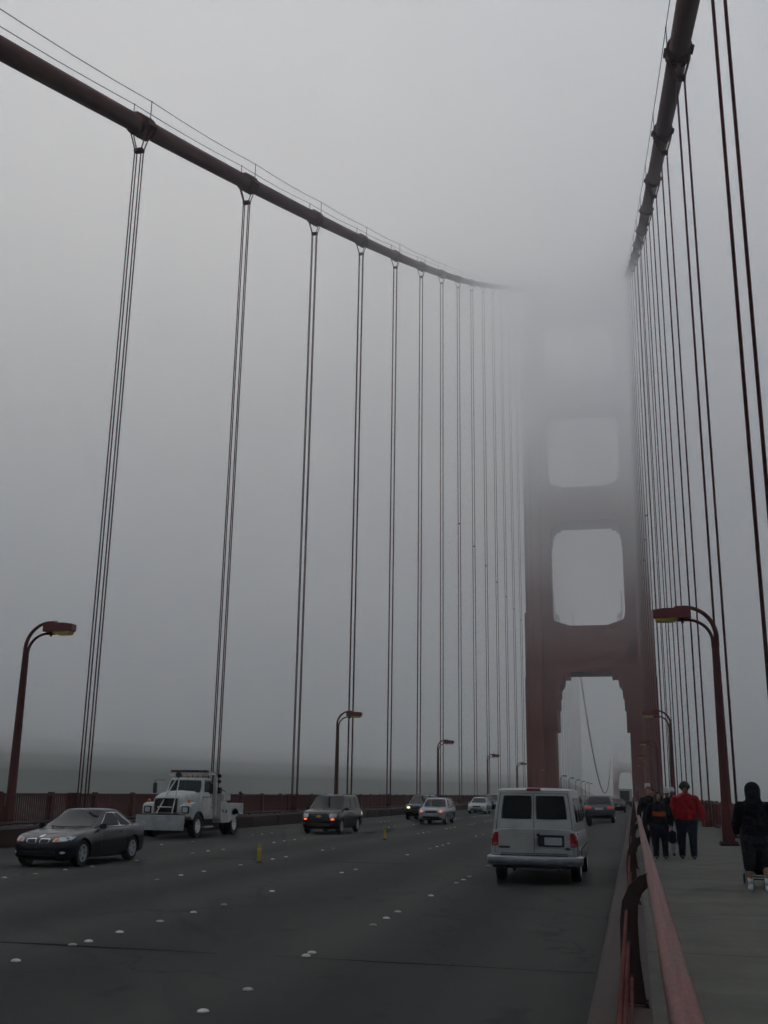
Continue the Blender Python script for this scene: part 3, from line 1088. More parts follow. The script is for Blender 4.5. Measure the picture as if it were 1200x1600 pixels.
# --- dark coupe, nearest oncoming car
def coupe():
    t = thing('car', 'dark blue-grey coupe with twin kidney grille and silver five-spoke wheels', 'car', (-3.48, 22.35 + 2.29, 0), FACING, 'oncoming cars', )
    P = paint('coupe_paint', (0.013, 0.015, 0.020), 0.24, 0.15, 0.28)
    sp = dict(L=4.58, W=1.78, r=0.325, yf=1.50, yr=-1.26,
              top=[(2.29, 0.60), (2.24, 0.665), (2.10, 0.72), (1.7, 0.80), (1.2, 0.86), (0.85, 0.90), (0.4, 0.925), (-1.2, 0.955), (-1.8, 0.965), (-2.15, 0.955), (-2.24, 0.90), (-2.29, 0.80)],
              bot=[(2.29, 0.34), (2.2, 0.22), (1.9, 0.19), (-1.9, 0.20), (-2.2, 0.30), (-2.29, 0.42)],
              plan=[(2.29, 0.48), (2.24, 0.62), (2.12, 0.73), (1.85, 0.84), (1.5, 0.885), (0.6, 0.88), (-0.9, 0.885), (-1.4, 0.89), (-1.8, 0.86), (-2.12, 0.78), (-2.24, 0.70), (-2.29, 0.55)],
              hl=[(0.40, 0.60), (0.76, 0.635), (0.80, 0.755), (0.42, 0.70)], hl_in=[(0.44, 0.615), (0.555, 0.615), (0.555, 0.695), (0.44, 0.695)], hl_in_mat=M['amber'],
              fog=[(0.60, 0.33), (0.70, 0.33), (0.70, 0.385), (0.60, 0.385)],
              intake=rect(-0.50, 0.50, 0.27, 0.40),
              gaps=((0.62, 0.30, 0.90), (-0.72, 0.34, 0.93)), handles=((-0.55, 0.80),))
    body = car_shell(t, sp, P)
    bv = bvh_of(body)
    cab = Cabin(0.89, 1.335, 1.05, -1.86, 0.78, 0.22, -0.86, 0.585, 0.15, 0.38)
    cab.shell(P, t)
    cab.pane('windscreen', 'F', 0.04, 0.96, 0.10, 0.93, M['glass'], t, 0.008, 0.10)
    cab.pane('rear_window', 'B', 0.08, 0.92, 0.14, 0.90, M['glass'], t, 0.008, 0.12)
    for f in 'RL':
        fr = cab.pane('window_trim', f, 0.055, 0.93, 0.10, 0.92, M['chrome'], t, 0.004, 0.35, 10, 0.08, 0.86)
        cab.pane('side_window', f, 0.085, 0.55, 0.13, 0.88, M['glass'], fr, 0.009, 0.22, 8, 0.11, 0.55)
        cab.pane('side_window', f, 0.57, 0.90, 0.13, 0.88, M['glass'], fr, 0.009, 0.45, 8, 0.57, 0.80)
    wipers(t, cab).build('wiper', M['black'], t)
    front_set(t, bv, sp)
    for s in (-1, 1):
        g = patch(bv, 'F', [(s * 0.035, 0.565), (s * 0.30, 0.575), (s * 0.335, 0.69), (s * 0.055, 0.70)], 'kidney_grille', M['chrome'], t, 0.012, 0.35)
        patch(bv, 'F', [(s * 0.06, 0.583), (s * 0.282, 0.592), (s * 0.305, 0.673), (s * 0.075, 0.68)], 'grille_slats', M['black'], g, 0.018, 0.3)
    e = patch(bv, 'F', [(-0.05, 0.715), (0.05, 0.715), (0.05, 0.775), (-0.05, 0.775)], 'hood_badge', M['chrome'], t, 0.012, 1.0)
    mirrors(t, 0.80, 0.62, 0.885, P)
    side_lines(t, bv, sp, P)
    sp['tl'] = [(0.42, 0.72), (0.74, 0.72), (0.72, 0.88), (0.45, 0.88)]
    rear_set(t, bv, sp)
    return t


coupe()


# --- dark red minivan
def minivan():
    t = thing('car', 'dark maroon minivan with lit orange indicators and a gold grille emblem', 'minivan', (-3.15, 45.2 + 2.4, 0), FACING, 'oncoming cars')
    P = paint('minivan_paint', (0.017, 0.007, 0.009), 0.26, 0.1, 0.3)
    sp = dict(L=4.8, W=1.84, r=0.335, yf=1.52, yr=-1.45,
              top=[(2.4, 0.78), (2.34, 0.90), (2.2, 0.99), (1.6, 1.07), (1.25, 1.10), (-2.3, 1.12), (-2.36, 1.05), (-2.4, 0.95)],
              bot=[(2.4, 0.36), (2.3, 0.24), (-2.25, 0.26), (-2.4, 0.40)],
              plan=[(2.4, 0.60), (2.34, 0.74), (2.2, 0.83), (1.9, 0.90), (-2.1, 0.92), (-2.3, 0.87), (-2.4, 0.78)],
              hl=[(0.50, 0.72), (0.80, 0.74), (0.82, 0.93), (0.50, 0.90)],
              turn=[(0.57, 0.615), (0.73, 0.615), (0.73, 0.70), (0.57, 0.70)], turn_mat=M['amber_on'],
              intake=rect(-0.55, 0.55, 0.34, 0.48), gaps=((0.95, 0.35, 1.05), (-0.15, 0.35, 1.05), (-1.2, 0.6, 1.05)), handles=((0.05, 0.93), (-0.32, 0.93)))
    body = car_shell(t, sp, P)
    bv = bvh_of(body)
    cab = Cabin(1.06, 1.70, 1.42, -2.32, 0.87, 0.55, -2.1, 0.70, 0.14, 0.2)
    cab.shell(P, t)
    cab.pane('windscreen', 'F', 0.03, 0.97, 0.10, 0.94, M['glass'], t, 0.008, 0.10)
    cab.pane('rear_window', 'B', 0.06, 0.94, 0.12, 0.85, M['glass_tint'], t, 0.008, 0.12)
    for f in 'RL':
        cab.pane('side_window', f, 0.05, 0.31, 0.10, 0.90, M['glass'], t, 0.008, 0.15, 8, 0.07, 0.31)
        cab.pane('side_window', f, 0.335, 0.66, 0.10, 0.90, M['glass_tint'], t, 0.008, 0.12)
        cab.pane('side_window', f, 0.685, 0.95, 0.10, 0.90, M['glass_tint'], t, 0.008, 0.15, 8, 0.685, 0.94)
    wipers(t, cab).build('wiper', M['black'], t)
    front_set(t, bv, sp)
    g = patch(bv, 'F', rect(-0.44, 0.44, 0.66, 0.90), 'grille', M['black'], t, 0.010, 0.25)
    b = MB()
    bow = [(-0.13, -0.025), (-0.045, -0.025), (-0.045, -0.05), (0.065, -0.05), (0.055, -0.025), (0.13, -0.025), (0.115, 0.025), (0.045, 0.025), (0.045, 0.05), (-0.065, 0.05), (-0.055, 0.025), (-0.115, 0.025)]
    hit = bv.ray_cast(Vector((0, 8, 0.78)), Vector((0, -1, 0)))[0]
    b.prism([(x, 0.78 + z) for x, z in bow], 'y', hit.y - 0.01, hit.y + 0.03)
    b.build('emblem', mat('emblem_gold', (0.7, 0.5, 0.2), 0.3, 0.8), g)
    mirrors(t, 0.86, 1.0, 1.04, P)
    side_lines(t, bv, sp, P)
    for s, d in ((1, 'R'), (-1, 'L')):
        patch(bv, d, rect(-2.28, -2.16, 0.80, 0.95), 'side_marker', M['lamp_on'], t, 0.008, 0.3)
    sp['tl'] = [(0.74, 0.75), (0.86, 0.75), (0.84, 1.05), (0.74, 1.05)]
    rear_set(t, bv, sp)


minivan()


# --- silver wagon and the plainer cars
def plain_car(label, loc, rz, P, kind, group, front=None, rear=None, names=('car', 'car'), detail=True):
    t = thing(names[0], label, names[1], loc, rz, group)
    if kind == 'wagon':
        sp = dict(L=4.45, W=1.735, r=0.325, yf=1.38, yr=-1.15,
                  top=[(2.22, 0.72), (2.17, 0.84), (2.05, 0.90), (1.4, 0.97), (1.05, 1.00), (-2.1, 1.03), (-2.2, 0.95), (-2.22, 0.85)],
                  bot=[(2.22, 0.40), (2.1, 0.27), (-2.1, 0.28), (-2.22, 0.42)],
                  plan=[(2.22, 0.60), (2.17, 0.70), (2.05, 0.78), (1.7, 0.85), (-1.9, 0.865), (-2.1, 0.82), (-2.22, 0.72)])
        cab = Cabin(0.96, 1.49, 1.12, -2.08, 0.82, 0.42, -1.8, 0.64, 0.12, 0.2)
        panes = [(0.05, 0.36), (0.385, 0.67), (0.695, 0.94)]
    elif kind == 'suv':
        sp = dict(L=4.7, W=1.88, r=0.36, yf=1.45, yr=-1.36,
                  top=[(2.35, 0.80), (2.3, 0.93), (2.1, 1.0), (1.3, 1.07), (-2.1, 1.10), (-2.28, 1.04), (-2.35, 0.92)],
                  bot=[(2.35, 0.44), (2.2, 0.30), (-2.2, 0.32), (-2.35, 0.46)],
                  plan=[(2.35, 0.62), (2.3, 0.74), (2.1, 0.85), (1.7, 0.93), (-1.8, 0.94), (-2.15, 0.90), (-2.30, 0.82), (-2.35, 0.74)])
        cab = Cabin(1.05, 1.60, 1.2, -2.20, 0.90, 0.35, -1.72, 0.66, 0.12, 0.2)
        panes = [(0.05, 0.37), (0.395, 0.70), (0.725, 0.93)]
    else:
        sp = dict(L=4.5, W=1.76, r=0.32, yf=1.42, yr=-1.26,
                  top=[(2.25, 0.62), (2.2, 0.73), (2.05, 0.79), (1.3, 0.89), (0.95, 0.93), (-1.5, 0.98), (-2.1, 0.98), (-2.2, 0.92), (-2.25, 0.80)],
                  bot=[(2.25, 0.36), (2.1, 0.23), (-2.1, 0.24), (-2.25, 0.40)],
                  plan=[(2.25, 0.56), (2.2, 0.68), (2.05, 0.78), (1.6, 0.86), (-1.7, 0.875), (-2.05, 0.82), (-2.25, 0.68)])
        cab = Cabin(0.90, 1.38, 1.05, -1.72, 0.80, 0.25, -0.95, 0.60, 0.12, 0.2)
        panes = [(0.05, 0.45), (0.475, 0.88)]
    body = car_shell(t, sp, P)
    bv = bvh_of(body)
    cab.shell(P, t)
    cab.pane('windscreen', 'F', 0.04, 0.96, 0.10, 0.93, M['glass'], t, 0.008, 0.10)
    cab.pane('rear_window', 'B', 0.06, 0.94, 0.12, 0.88, M['glass'], t, 0.008, 0.12)
    for f in 'RL':
        for a0, a1 in panes:
            cab.pane('side_window', f, a0, a1, 0.10, 0.90, M['glass'], t, 0.008, 0.18)
    z0 = prof(sp['top'], sp['L'] / 2 - 0.05)
    f = dict(hl=[(0.46, z0 - 0.17), (0.74, z0 - 0.16), (0.76, z0 - 0.02), (0.46, z0 - 0.04)], intake=rect(-0.5, 0.5, 0.36, 0.46))
    f.update(front or {})
    front_set(t, bv, f)
    patch(bv, 'F', rect(-0.36, 0.36, z0 - 0.17, z0 - 0.04), 'grille', M['black'], t, 0.010, 0.3)
    r = dict(tl=[(0.52, z0 - 0.05), (0.82, z0 - 0.05), (0.80, z0 + 0.10), (0.52, z0 + 0.10)], rplate=rect(-0.26, 0.26, z0 - 0.10, z0 + 0.04))
    r.update(rear or {})
    rear_set(t, bv, r)
    if detail:
        wipers(t, cab).build('wiper', M['black'], t)
        mirrors(t, cab.hw, cab.yf - 0.33, cab.zb - 0.01, P)
        side_lines(t, bv, dict(gaps=((sp['yf'] - 0.62, 0.35, 0.92), (-0.1, 0.35, 0.94)), handles=((0.05, 0.84), (-0.85, 0.86))), P)
    return t, bv, sp, cab


silver = paint('silver_paint', (0.30, 0.31, 0.32), 0.3, 0.45)
t, bv, sp, cab = plain_car('silver wagon with amber-glowing headlights and roof rails behind the maroon minivan', (-1.22, 61.2 + 2.2, 0), FACING, silver, 'wagon', 'oncoming cars',
                           front=dict(hl_in=[(0.52, 0.70), (0.68, 0.70), (0.68, 0.81), (0.52, 0.81)], hl_in_mat=M['amber_on'], fog=[(0.56, 0.44), (0.68, 0.44), (0.68, 0.52), (0.56, 0.52)]))
for s in (-1, 1):
    b = MB()
    b.tube([(s * 0.58, 0.1, 1.51), (s * 0.58, 0.0, 1.57), (s * 0.58, -1.5, 1.57), (s * 0.58, -1.6, 1.51)], 0.016, 6)
    b.build('roof_rail', M['black'], t)
dk = paint('black_paint', (0.016, 0.017, 0.019), 0.25, 0.3)
plain_car('black car with one bright headlight half hidden behind the silver wagon', (-3.85, 69.4 + 2.3, 0), FACING, dk, 'suv', 'oncoming cars',
          front=dict(hl_in=[(0.50, 0.78), (0.66, 0.78), (0.66, 0.90), (0.50, 0.90)], hl_in_mat=M['lamp_on']))
white = paint('white_car_paint', (0.38, 0.39, 0.40), 0.3, 0.1)
plain_car('pale silver sedan farther back in the oncoming lane beside the lamp', (-3.6, 95 + 2.2, 0), FACING, white, 'sedan', 'oncoming cars')
plain_car('dark car following close behind the pale silver sedan', (-3.5, 103.5 + 2.3, 0), FACING, dk, 'suv', 'oncoming cars', detail=False)
brn = paint('dark_suv_paint', (0.075, 0.072, 0.078), 0.26, 0.5)
plain_car('dark grey sport utility car driving away with red tail lights and white plate', (7.83, 71.6 + 2.4, 0), AWAY, brn, 'suv', 'cars driving away',
          rear=dict(tl=[(0.46, 0.86), (0.89, 0.86), (0.86, 1.02), (0.50, 1.02)], tl_mat=M['tail_on'], rplate=rect(-0.26, 0.26, 0.80, 0.93)))
plain_car('dark green car ahead of the van, mostly hidden by it', (5.2, 88 + 2.3, 0), AWAY, paint('green_paint', (0.022, 0.032, 0.028), 0.28, 0.4), 'suv', 'cars driving away', detail=False)
plain_car('small distant dark car ahead of the grey sport utility car', (8.35, 116 + 2.3, 0), AWAY, dk, 'sedan', 'cars driving away', detail=False)


# --- silver van seen from behind
def van():
    t = thing('van', 'silver passenger van with two dark rear windows and a chrome bumper driving away', 'van', (7.98, 22.5 + 2.7, 0), AWAY)
    P = mat('van_paint', (0.34, 0.34, 0.325), 0.38, 0.2, var=0.13, scale=1.6, coat=0.2)
    sp = dict(L=5.4, W=2.02, r=0.37, yf=1.85, yr=-1.65, arch=1.10,
              top=[(2.7, 0.88), (2.62, 1.02), (2.4, 1.08), (1.9, 1.16), (-2.6, 1.18), (-2.66, 1.17), (-2.7, 1.15)],
              bot=[(2.7, 0.48), (2.5, 0.36), (-2.5, 0.40), (-2.7, 0.48)],
              plan=[(2.7, 0.72), (2.6, 0.84), (2.3, 0.93), (1.8, 0.99), (-2.4, 1.0), (-2.6, 0.985), (-2.66, 0.97), (-2.7, 0.94)])
    body = car_shell(t, sp, P)
    bv = bvh_of(body)
    cab = Cabin(1.12, 2.02, 1.95, -2.69, 0.975, 1.15, -2.56, 0.85, 0.07, 0.1)
    cab.shell(P, t)
    cab.pane('windscreen', 'F', 0.03, 0.97, 0.12, 0.90, M['glass'], t)
    for a0, a1 in ((0.075, 0.475), (0.525, 0.925)):
        d = cab.pane('rear_door_window', 'B', a0, a1, 0.29, 0.87, M['black'], t, 0.006, 0.10)
        cab.pane('pane', 'B', a0 + 0.012, a1 - 0.012, 0.305, 0.855, M['glass_tint'], d, 0.011, 0.10)
    for f in 'RL':
        for a0, a1 in ((0.05, 0.24), (0.28, 0.52), (0.545, 0.76), (0.785, 0.955)):
            cab.pane('side_window', f, a0, a1, 0.22, 0.82, M['glass_tint'], t, 0.006, 0.10)
    # seams of the two rear doors
    for a in (0.50, 0.03, 0.97):
        cab.pane('door_seam', 'B', a - 0.004, a + 0.004, 0.02, 0.92, M['black'], t, 0.003, 0)
    cab.pane('door_seam', 'B', 0.03, 0.97, 0.915, 0.923, M['black'], t, 0.003, 0)
    for x in (0.0, -0.88, 0.88):
        patch(bv, 'B', rect(x - 0.006, x + 0.006, 0.66, 1.13), 'door_seam', M['black'], t, 0.003, 0, 5, 0.003)
    patch(bv, 'B', rect(-0.90, 0.90, 0.965, 0.975), 'body_crease', M['chrome'], t, 0.003, 0, 8, 0.003)
    patch(bv, 'B', rect(-0.97, 0.97, 0.640, 0.655), 'door_seam', M['black'], t, 0.003, 0, 8, 0.003)
    for s in (-1, 1):
        o = patch(bv, 'B', [(s * 0.80, 0.80), (s * 0.965, 0.80), (s * 0.965, 1.10), (s * 0.80, 1.10)], 'tail_light', M['tail'], t, 0.014, 0.12, 6, 0.05)
        patch(bv, 'B', [(s * 0.82, 0.81), (s * 0.94, 0.81), (s * 0.94, 0.88), (s * 0.82, 0.88)], 'reversing_lamp', mat('reversing_lens', (0.30, 0.10, 0.10), 0.2), o, 0.02, 0.2)
        b = MB()
        for z in (0.75, 1.25, 1.75):
            y = -2.705 if z < 1.2 else -2.69 + 0.13 * (z - 1.12) / 0.9 - 0.0
            b.cbox(s * 0.90 - 0.02, s * 0.90 + 0.02, y - 0.012, y + 0.05, z - 0.05, z + 0.05, 0.008)
        b.build('hinge', P, t)
    pl = patch(bv, 'B', rect(0.09, 0.67, 0.80, 1.05), 'plate_holder', M['black'], t, 0.012, 0.06)
    lp = patch(bv, 'B', rect(0.23, 0.62, 0.835, 1.00), 'licence_plate', M['plate'], pl, 0.020, 0.05)
    # faint rows of characters on the plate, too small in the photo to read
    patch(bv, 'B', rect(-0.80, -0.54, 0.755, 0.80), 'model_badge', M['black'], t, 0.010, 0.4)
    patch(bv, 'B', rect(0.68, 0.80, 0.735, 0.785), 'maker_badge', mat('badge_blue', (0.02, 0.04, 0.12), 0.3), t, 0.010, 1.0)
    b = MB()
    b.cbox(0.06, 0.13, -2.735, -2.70, 1.02, 1.08, 0.01)
    b.build('door_handle', M['black'], t)
    b = MB()
    b.cbox(-0.16, 0.16, -2.585, -2.50, 2.005, 2.06, 0.012)
    b.build('brake_light', M['tail'], t)
    # wrap-round bumper
    b = MB()
    rings = []
    path = [(-1.03, -2.30), (-1.04, -2.62), (-1.0, -2.78), (-0.85, -2.85), (0, -2.87), (0.85, -2.85), (1.0, -2.78), (1.04, -2.62), (1.03, -2.30)]
    for i, (x, y) in enumerate(path):
        a, c = path[max(0, i - 1)], path[min(len(path) - 1, i + 1)]
        dd = Vector((c[0] - a[0], c[1] - a[1], 0)).normalized()
        nn = Vector((dd.y, -dd.x, 0))
        p = Vector((x, y, 0))
        rings.append([p + nn * o_ + Vector((0, 0, z)) for o_, z in ((-0.06, 0.40), (0.005, 0.41), (0.03, 0.44), (0.035, 0.52), (0.03, 0.575), (0.0, 0.60), (-0.06, 0.605))])
    b.rings(rings)
    b.build('bumper', mat('bumper_chrome', (0.36, 0.37, 0.40), 0.3, 0.8, var=0.2, scale=5), t, smooth=True, angle=40)
    b = MB()
    b.box(-0.75, 0.75, -2.84, -2.68, 0.608, 0.622)
    b.build('step_pad', M['black'], t)
    b = MB()
    b.cbox(-0.95, 0.95, -2.74, -2.4, 0.33, 0.398, 0.02)
    b.box(-0.5, -0.42, -2.6, -1.0, 0.27, 0.33)
    b.build('rear_valance', M['black'], t)
    b = MB()
    b.tube([(0.55, -2.78, 0.30), (0.55, -1.9, 0.33)], 0.035, 8)
    b.build('exhaust', M['brown'], t)
    for s in (-1, 1):
        b = MB()
        b.cbox(*sorted((s * 0.99, s * 1.13)), 1.55, 1.65, 1.14, 1.36, 0.03)
        b.build('mirror', M['black'], t)
        for y in (0.95, -0.3):
            patch(bv, 'R' if s > 0 else 'L', rect(y - 0.006, y + 0.006, 0.5, 1.1), 'door_gap', M['black'], t, 0.002, 0, 5, 0.003)
        patch(bv, 'R' if s > 0 else 'L', rect(-2.3, 1.3, 0.72, 0.77), 'side_moulding', M['chrome'], t, 0.012, 0.02, 8)
    front_set(t, bv, dict(hl=[(0.55, 0.82), (0.80, 0.82), (0.80, 0.98), (0.55, 0.98)]))
    patch(bv, 'F', rect(-0.5, 0.5, 0.70, 0.95), 'grille', M['black'], t, 0.01, 0.2)


van()


# --- white recovery truck
def truck():
    t = thing('tow_truck', 'white recovery tow truck with wide push plate and red and blue light bar', 'tow truck', (-6.45, 37.2 + 3.9, 0), FACING, scale=1.0)
    P = mat('truck_white', (0.46, 0.46, 0.43), 0.5, 0.0, var=0.22, scale=2.2, coat=0.1)
    PP = mat('push_plate_white', (0.37, 0.38, 0.37), 0.65, 0.0, var=0.28, scale=2.0)
    # push plate and its arms
    b = MB()
    b.cbox(-1.16, 1.16, 3.80, 3.90, 0.36, 1.02, 0.02)
    o = b.build('push_plate', PP, t)
    b = MB()
    b.box(-1.14, 1.14, 3.70, 3.86, 1.021, 1.06)
    for x in (-0.7, 0.7):
        b.box(x - 0.08, x + 0.08, 3.0, 3.80, 0.55, 0.75)
    b.build('push_arm', M['black'], t)
    # frame
    b = MB()
    for x in (-0.45, 0.45):
        b.box(x - 0.06, x + 0.06, -3.3, 3.3, 0.62, 0.86)
    b.box(-0.9, 0.9, 3.10, 3.30, 0.62, 0.86)
    b.box(-0.85, 0.85, -0.2, 1.2, 0.40, 0.85)
    b.build('chassis', M['black'], t)
    # bonnet with a rounded nose
    b = MB()
    rings = []
    for y, w, z0, z1 in ((3.32, 0.56, 1.10, 1.70), (3.26, 0.64, 1.05, 1.80), (3.0, 0.68, 1.0, 1.90), (2.4, 0.76, 1.0, 1.98), (1.75, 0.86, 1.0, 2.05)):
        rings.append([Vector((x, y, z)) for x, z in ((-w, z0), (w, z0), (w, z1 - 0.22), (w * 0.94, z1 - 0.08), (w * 0.78, z1), (0, z1 + 0.04), (-w * 0.78, z1), (-w * 0.94, z1 - 0.08), (-w, z1 - 0.22))])
    b.rings(rings)
    bon = b.build('bonnet', P, t, smooth=True, angle=40)
    bv = bvh_of(bon)
    g = patch(bv, 'F', rect(-0.56, 0.56, 1.12, 1.74), 'grille', M['black'], t, 0.02, 0.12)
    b = MB()
    for k in range(5):
        z = 1.2 + 0.11 * k
        b.box(-0.52, 0.52, 3.34, 3.36, z, z + 0.025)
    b.build('grille_bar', M['rubber'], g)
    # wings with arches
    for s in (-1, 1):
        pl = [(3.22, 0.95), (3.22, 1.38), (3.10, 1.50), (2.75, 1.56), (2.0, 1.56), (1.75, 1.50), (1.75, 0.80)]
        arc = [(2.3 + 0.62 * math.cos(a), 0.52 + 0.62 * math.sin(a)) for a in [math.pi - 0.45 - (math.pi - 0.9) * k / 10 for k in range(11)]]
        pl = pl + arc
        x0, x1 = sorted((s * 0.62, s * 1.18))
        b = MB()
        b.prism(pl, 'x', x0, x1)
        w_ = b.build('wing', P, t)
        b = MB()
        b.prism([(2.3 + 0.66 * math.cos(a), 0.52 + 0.66 * math.sin(a)) for a in [0.30 + (math.pi - 0.6) * k / 12 for k in range(13)]] + [(2.3 + 0.60 * math.cos(a), 0.52 + 0.60 * math.sin(a)) for a in [0.30 + (math.pi - 0.6) * (12 - k) / 12 for k in range(13)]], 'x', *sorted((s * 1.15, s * 1.22)))
        b.build('arch_lip', M['black'], w_)
        b = MB()
        b.cbox(*sorted((s * 0.74, s * 1.10)), 3.20, 3.25, 1.08, 1.40, 0.02)
        h = b.build('headlight_frame', M['black'], t)
        b = MB()
        b.cbox(*sorted((s * 0.80, s * 1.04)), 3.25, 3.27, 1.13, 1.35, 0.02)
        b.build('headlight', M['headlight'], h)
        b = MB()
        b.ball((s * 0.98, 3.0, 1.62), (0.09, 0.06, 0.08), 10, 6)
        b.build('indicator', M['amber'], t)
    # cab
    cab = Cabin(1.40, 2.62, 1.78, 0.10, 1.02, 1.22, 0.12, 0.90, 0.12, 0.1)
    cab.shell(P, t)
    cab.pane('windscreen', 'F', 0.04, 0.96, 0.48, 0.95, M['glass'], t, 0.010, 0.14)
    cab.pane('windscreen_post', 'F', 0.495, 0.505, 0.48, 0.95, M['black'], t, 0.014, 0.0)
    for f in 'RL':
        cab.pane('side_window', f, 0.10, 0.80, 0.50, 0.92, M['glass'], t, 0.010, 0.2, 8, 0.02, 0.80)
        s = 1 if f == 'R' else -1
        b = MB()
        b.cbox(*sorted((s * 0.985, s * 1.045)), 0.25, 1.55, 0.80, 1.42, 0.02)
        d = b.build('door', P, t)
        b = MB()
        b.cbox(*sorted((s * 1.045, s * 1.065)), 0.35, 0.5, 1.28, 1.33, 0.008)
        b.build('door_handle', M['black'], d)
        b = MB()
        b.box(*sorted((s * 0.7, s * 1.12)), 0.3, 1.4, 0.42, 0.48)
        b.build('step', M['alloy'], t)
        # mirror frames
        b = MB()
        x = s * 1.42
        b.tube([(s * 1.0, 1.45, 2.55), (x, 1.55, 2.55), (x, 1.55, 1.80), (s * 1.0, 1.5, 1.80)], 0.018, 6)
        m_ = b.build('mirror_bracket', M['black'], t)
        b = MB()
        b.cbox(x - 0.10, x + 0.10, 1.52, 1.58, 1.95, 2.42, 0.02)
        b.build('mirror', M['black'], m_)
    # marker lamps over the windscreen
    for x in (-0.4, -0.15, 0.15, 0.4):
        b = MB()
        b.ball((x, 1.10, 2.72), (0.06, 0.05, 0.04), 8, 5)
        b.build('marker_lamp', M['amber'], t)
    # A frame before the grille, carrying a spot lamp
    b = MB()
    for s in (-1, 1):
        b.tube([(s * 0.38 - 0.05, 3.60, 1.06), (s * 0.16 - 0.25, 3.05, 2.25), (-0.35 + s * 0.06, 2.95, 2.62)], 0.035, 6)
    b.tube([(-0.38, 3.56, 1.35), (0.30, 3.56, 1.35)], 0.03, 6)
    b.tube([(0.9, 1.2, 2.80), (-0.2, 2.9, 2.72), (-0.42, 2.98, 2.68)], 0.035, 6)
    o = b.build('crane_frame', P, t)
    b = MB()
    b.lathe([(0.001, -0.10), (0.10, -0.10), (0.14, 0.0), (0.14, 0.06), (0.001, 0.06)], 'y', 12, (-0.40, 3.0, 2.78))
    b.build('spot_lamp', M['black'], o)
    # rack behind the cab with light bar
    b = MB()
    for s in (-1, 1):
        b.cbox(*sorted((s * 0.86, s * 1.02)), -0.25, -0.05, 0.9, 2.95, 0.02)
        b.box(*sorted((s * 0.88, s * 0.98)), -0.06, 0.9, 2.82, 2.92)
    b.cbox(-1.02, 1.02, -0.25, -0.05, 2.82, 2.98, 0.02)
    b.cbox(-0.95, 0.95, 0.75, 0.95, 2.80, 2.92, 0.02)
    b.build('rack', P, t)
    b = MB()
    b.cbox(-0.95, 0.95, 0.66, 0.98, 2.921, 2.965, 0.015)
    lb = b.build('light_bar', M['black'], t)
    for x0, x1, m_ in ((-0.94, -0.42, 'tail'), (-0.40, 0.40, 'blue'), (0.42, 0.94, 'tail')):
        b = MB()
        b.cbox(x0, x1, 0.68, 0.96, 2.966, 3.03, 0.02)
        b.build('beacon', mat('beacon_red', (0.10, 0.010, 0.010), 0.3) if m_ == 'tail' else mat('beacon_blue', (0.02, 0.03, 0.10), 0.2), lb)
    for s in (-1, 1):
        for z in (2.78, 2.52):
            b = MB()
            b.lathe([(0.001, -0.06), (0.07, -0.05), (0.09, 0.05), (0.001, 0.05)], 'y', 10, (s * 1.16, -0.12, z))
            b.box(*sorted((s * 1.0, s * 1.12)), -0.15, -0.11, z - 0.02, z + 0.02)
            b.build('work_lamp', M['black'], t)
    # boom mast and body
    b = MB()
    for x in (-0.32, 0.32):
        b.prism([(-0.50, 1.2), (-0.95, 1.2), (-0.72, 2.75), (-0.50, 2.75)], 'x', x - 0.09, x + 0.09)
    b.cbox(-0.42, 0.42, -0.75, -0.48, 2.60, 2.78, 0.02)
    b.prism([(-0.8, 1.7), (-0.8, 1.95), (-3.4, 2.05), (-3.4, 1.9)], 'x', -0.18, 0.18)
    b.build('boom', P, t)
    for s in (-1, 1):
        pl = [(-0.35, 0.78), (-0.35, 1.62), (-0.9, 1.62), (-1.3, 1.50), (-3.35, 1.50), (-3.40, 1.40), (-3.40, 0.95), (-3.0, 0.95)]
        arc = [(-2.3 + 0.66 * math.cos(a), 0.60 + 0.66 * math.sin(a)) for a in [0.6 + (math.pi - 1.2) * k / 10 for k in range(11)]]
        b = MB()
        b.prism(pl + arc + [(-1.5, 0.60), (-0.5, 0.60)], 'x', *sorted((s * 0.60, s * 1.20)))
        bd = b.build('side_body', P, t)
        b = MB()
        for y, z in ((-0.62, 1.15), (-1.05, 1.12)):
            b.cbox(*sorted((s * 1.20, s * 1.225)), y - 0.05, y + 0.05, z - 0.07, z + 0.07, 0.01)
        b.build('latch', M['black'], bd)
        for y in (2.3, -2.3):
            w = wheel(t, s * 1.02, y, 0.52, 0.30, s, 6, M['white'], 0.58)
        wheel(t, s * 0.70, -2.3, 0.52, 0.26, s, 6, M['white'], 0.58)
    b = MB()
    b.box(-0.6, 0.6, -3.35, -0.4, 0.9, 1.30)
    b.build('deck', M['black'], t)
    b = MB()
    b.tube([(1.05, -2.6, 1.5), (1.05, -2.6, 2.05), (1.15, -2.55, 2.2)], 0.03, 6)
    b.ball((1.15, -2.55, 2.22), (0.13, 0.06, 0.07), 8, 5)
    b.tube([(0.75, -1.6, 1.5), (0.75, -1.6, 2.1)], 0.03, 6)
    b.build('work_lamp', M['black'], t)
    # exhaust stack, hoses, cable drums and brackets behind the cab
    b = MB()
    b.tube([(0.80, -0.38, 0.9), (0.80, -0.38, 2.55), (0.80, -0.46, 2.68)], 0.06, 8)
    b.build('exhaust', M['alloy'], t)
    b = MB()
    for s in (-1, 1):
        b.tube([(s * 0.55, -0.30, 2.75), (s * 0.62, -0.75, 2.2), (s * 0.58, -1.2, 1.7), (s * 0.5, -1.9, 1.95)], 0.022, 6)
        b.tube([(s * 0.25, -0.60, 2.72), (s * 0.25, -1.4, 2.45), (s * 0.22, -3.3, 2.05)], 0.018, 6)
    b.build('hose', M['black'], t)
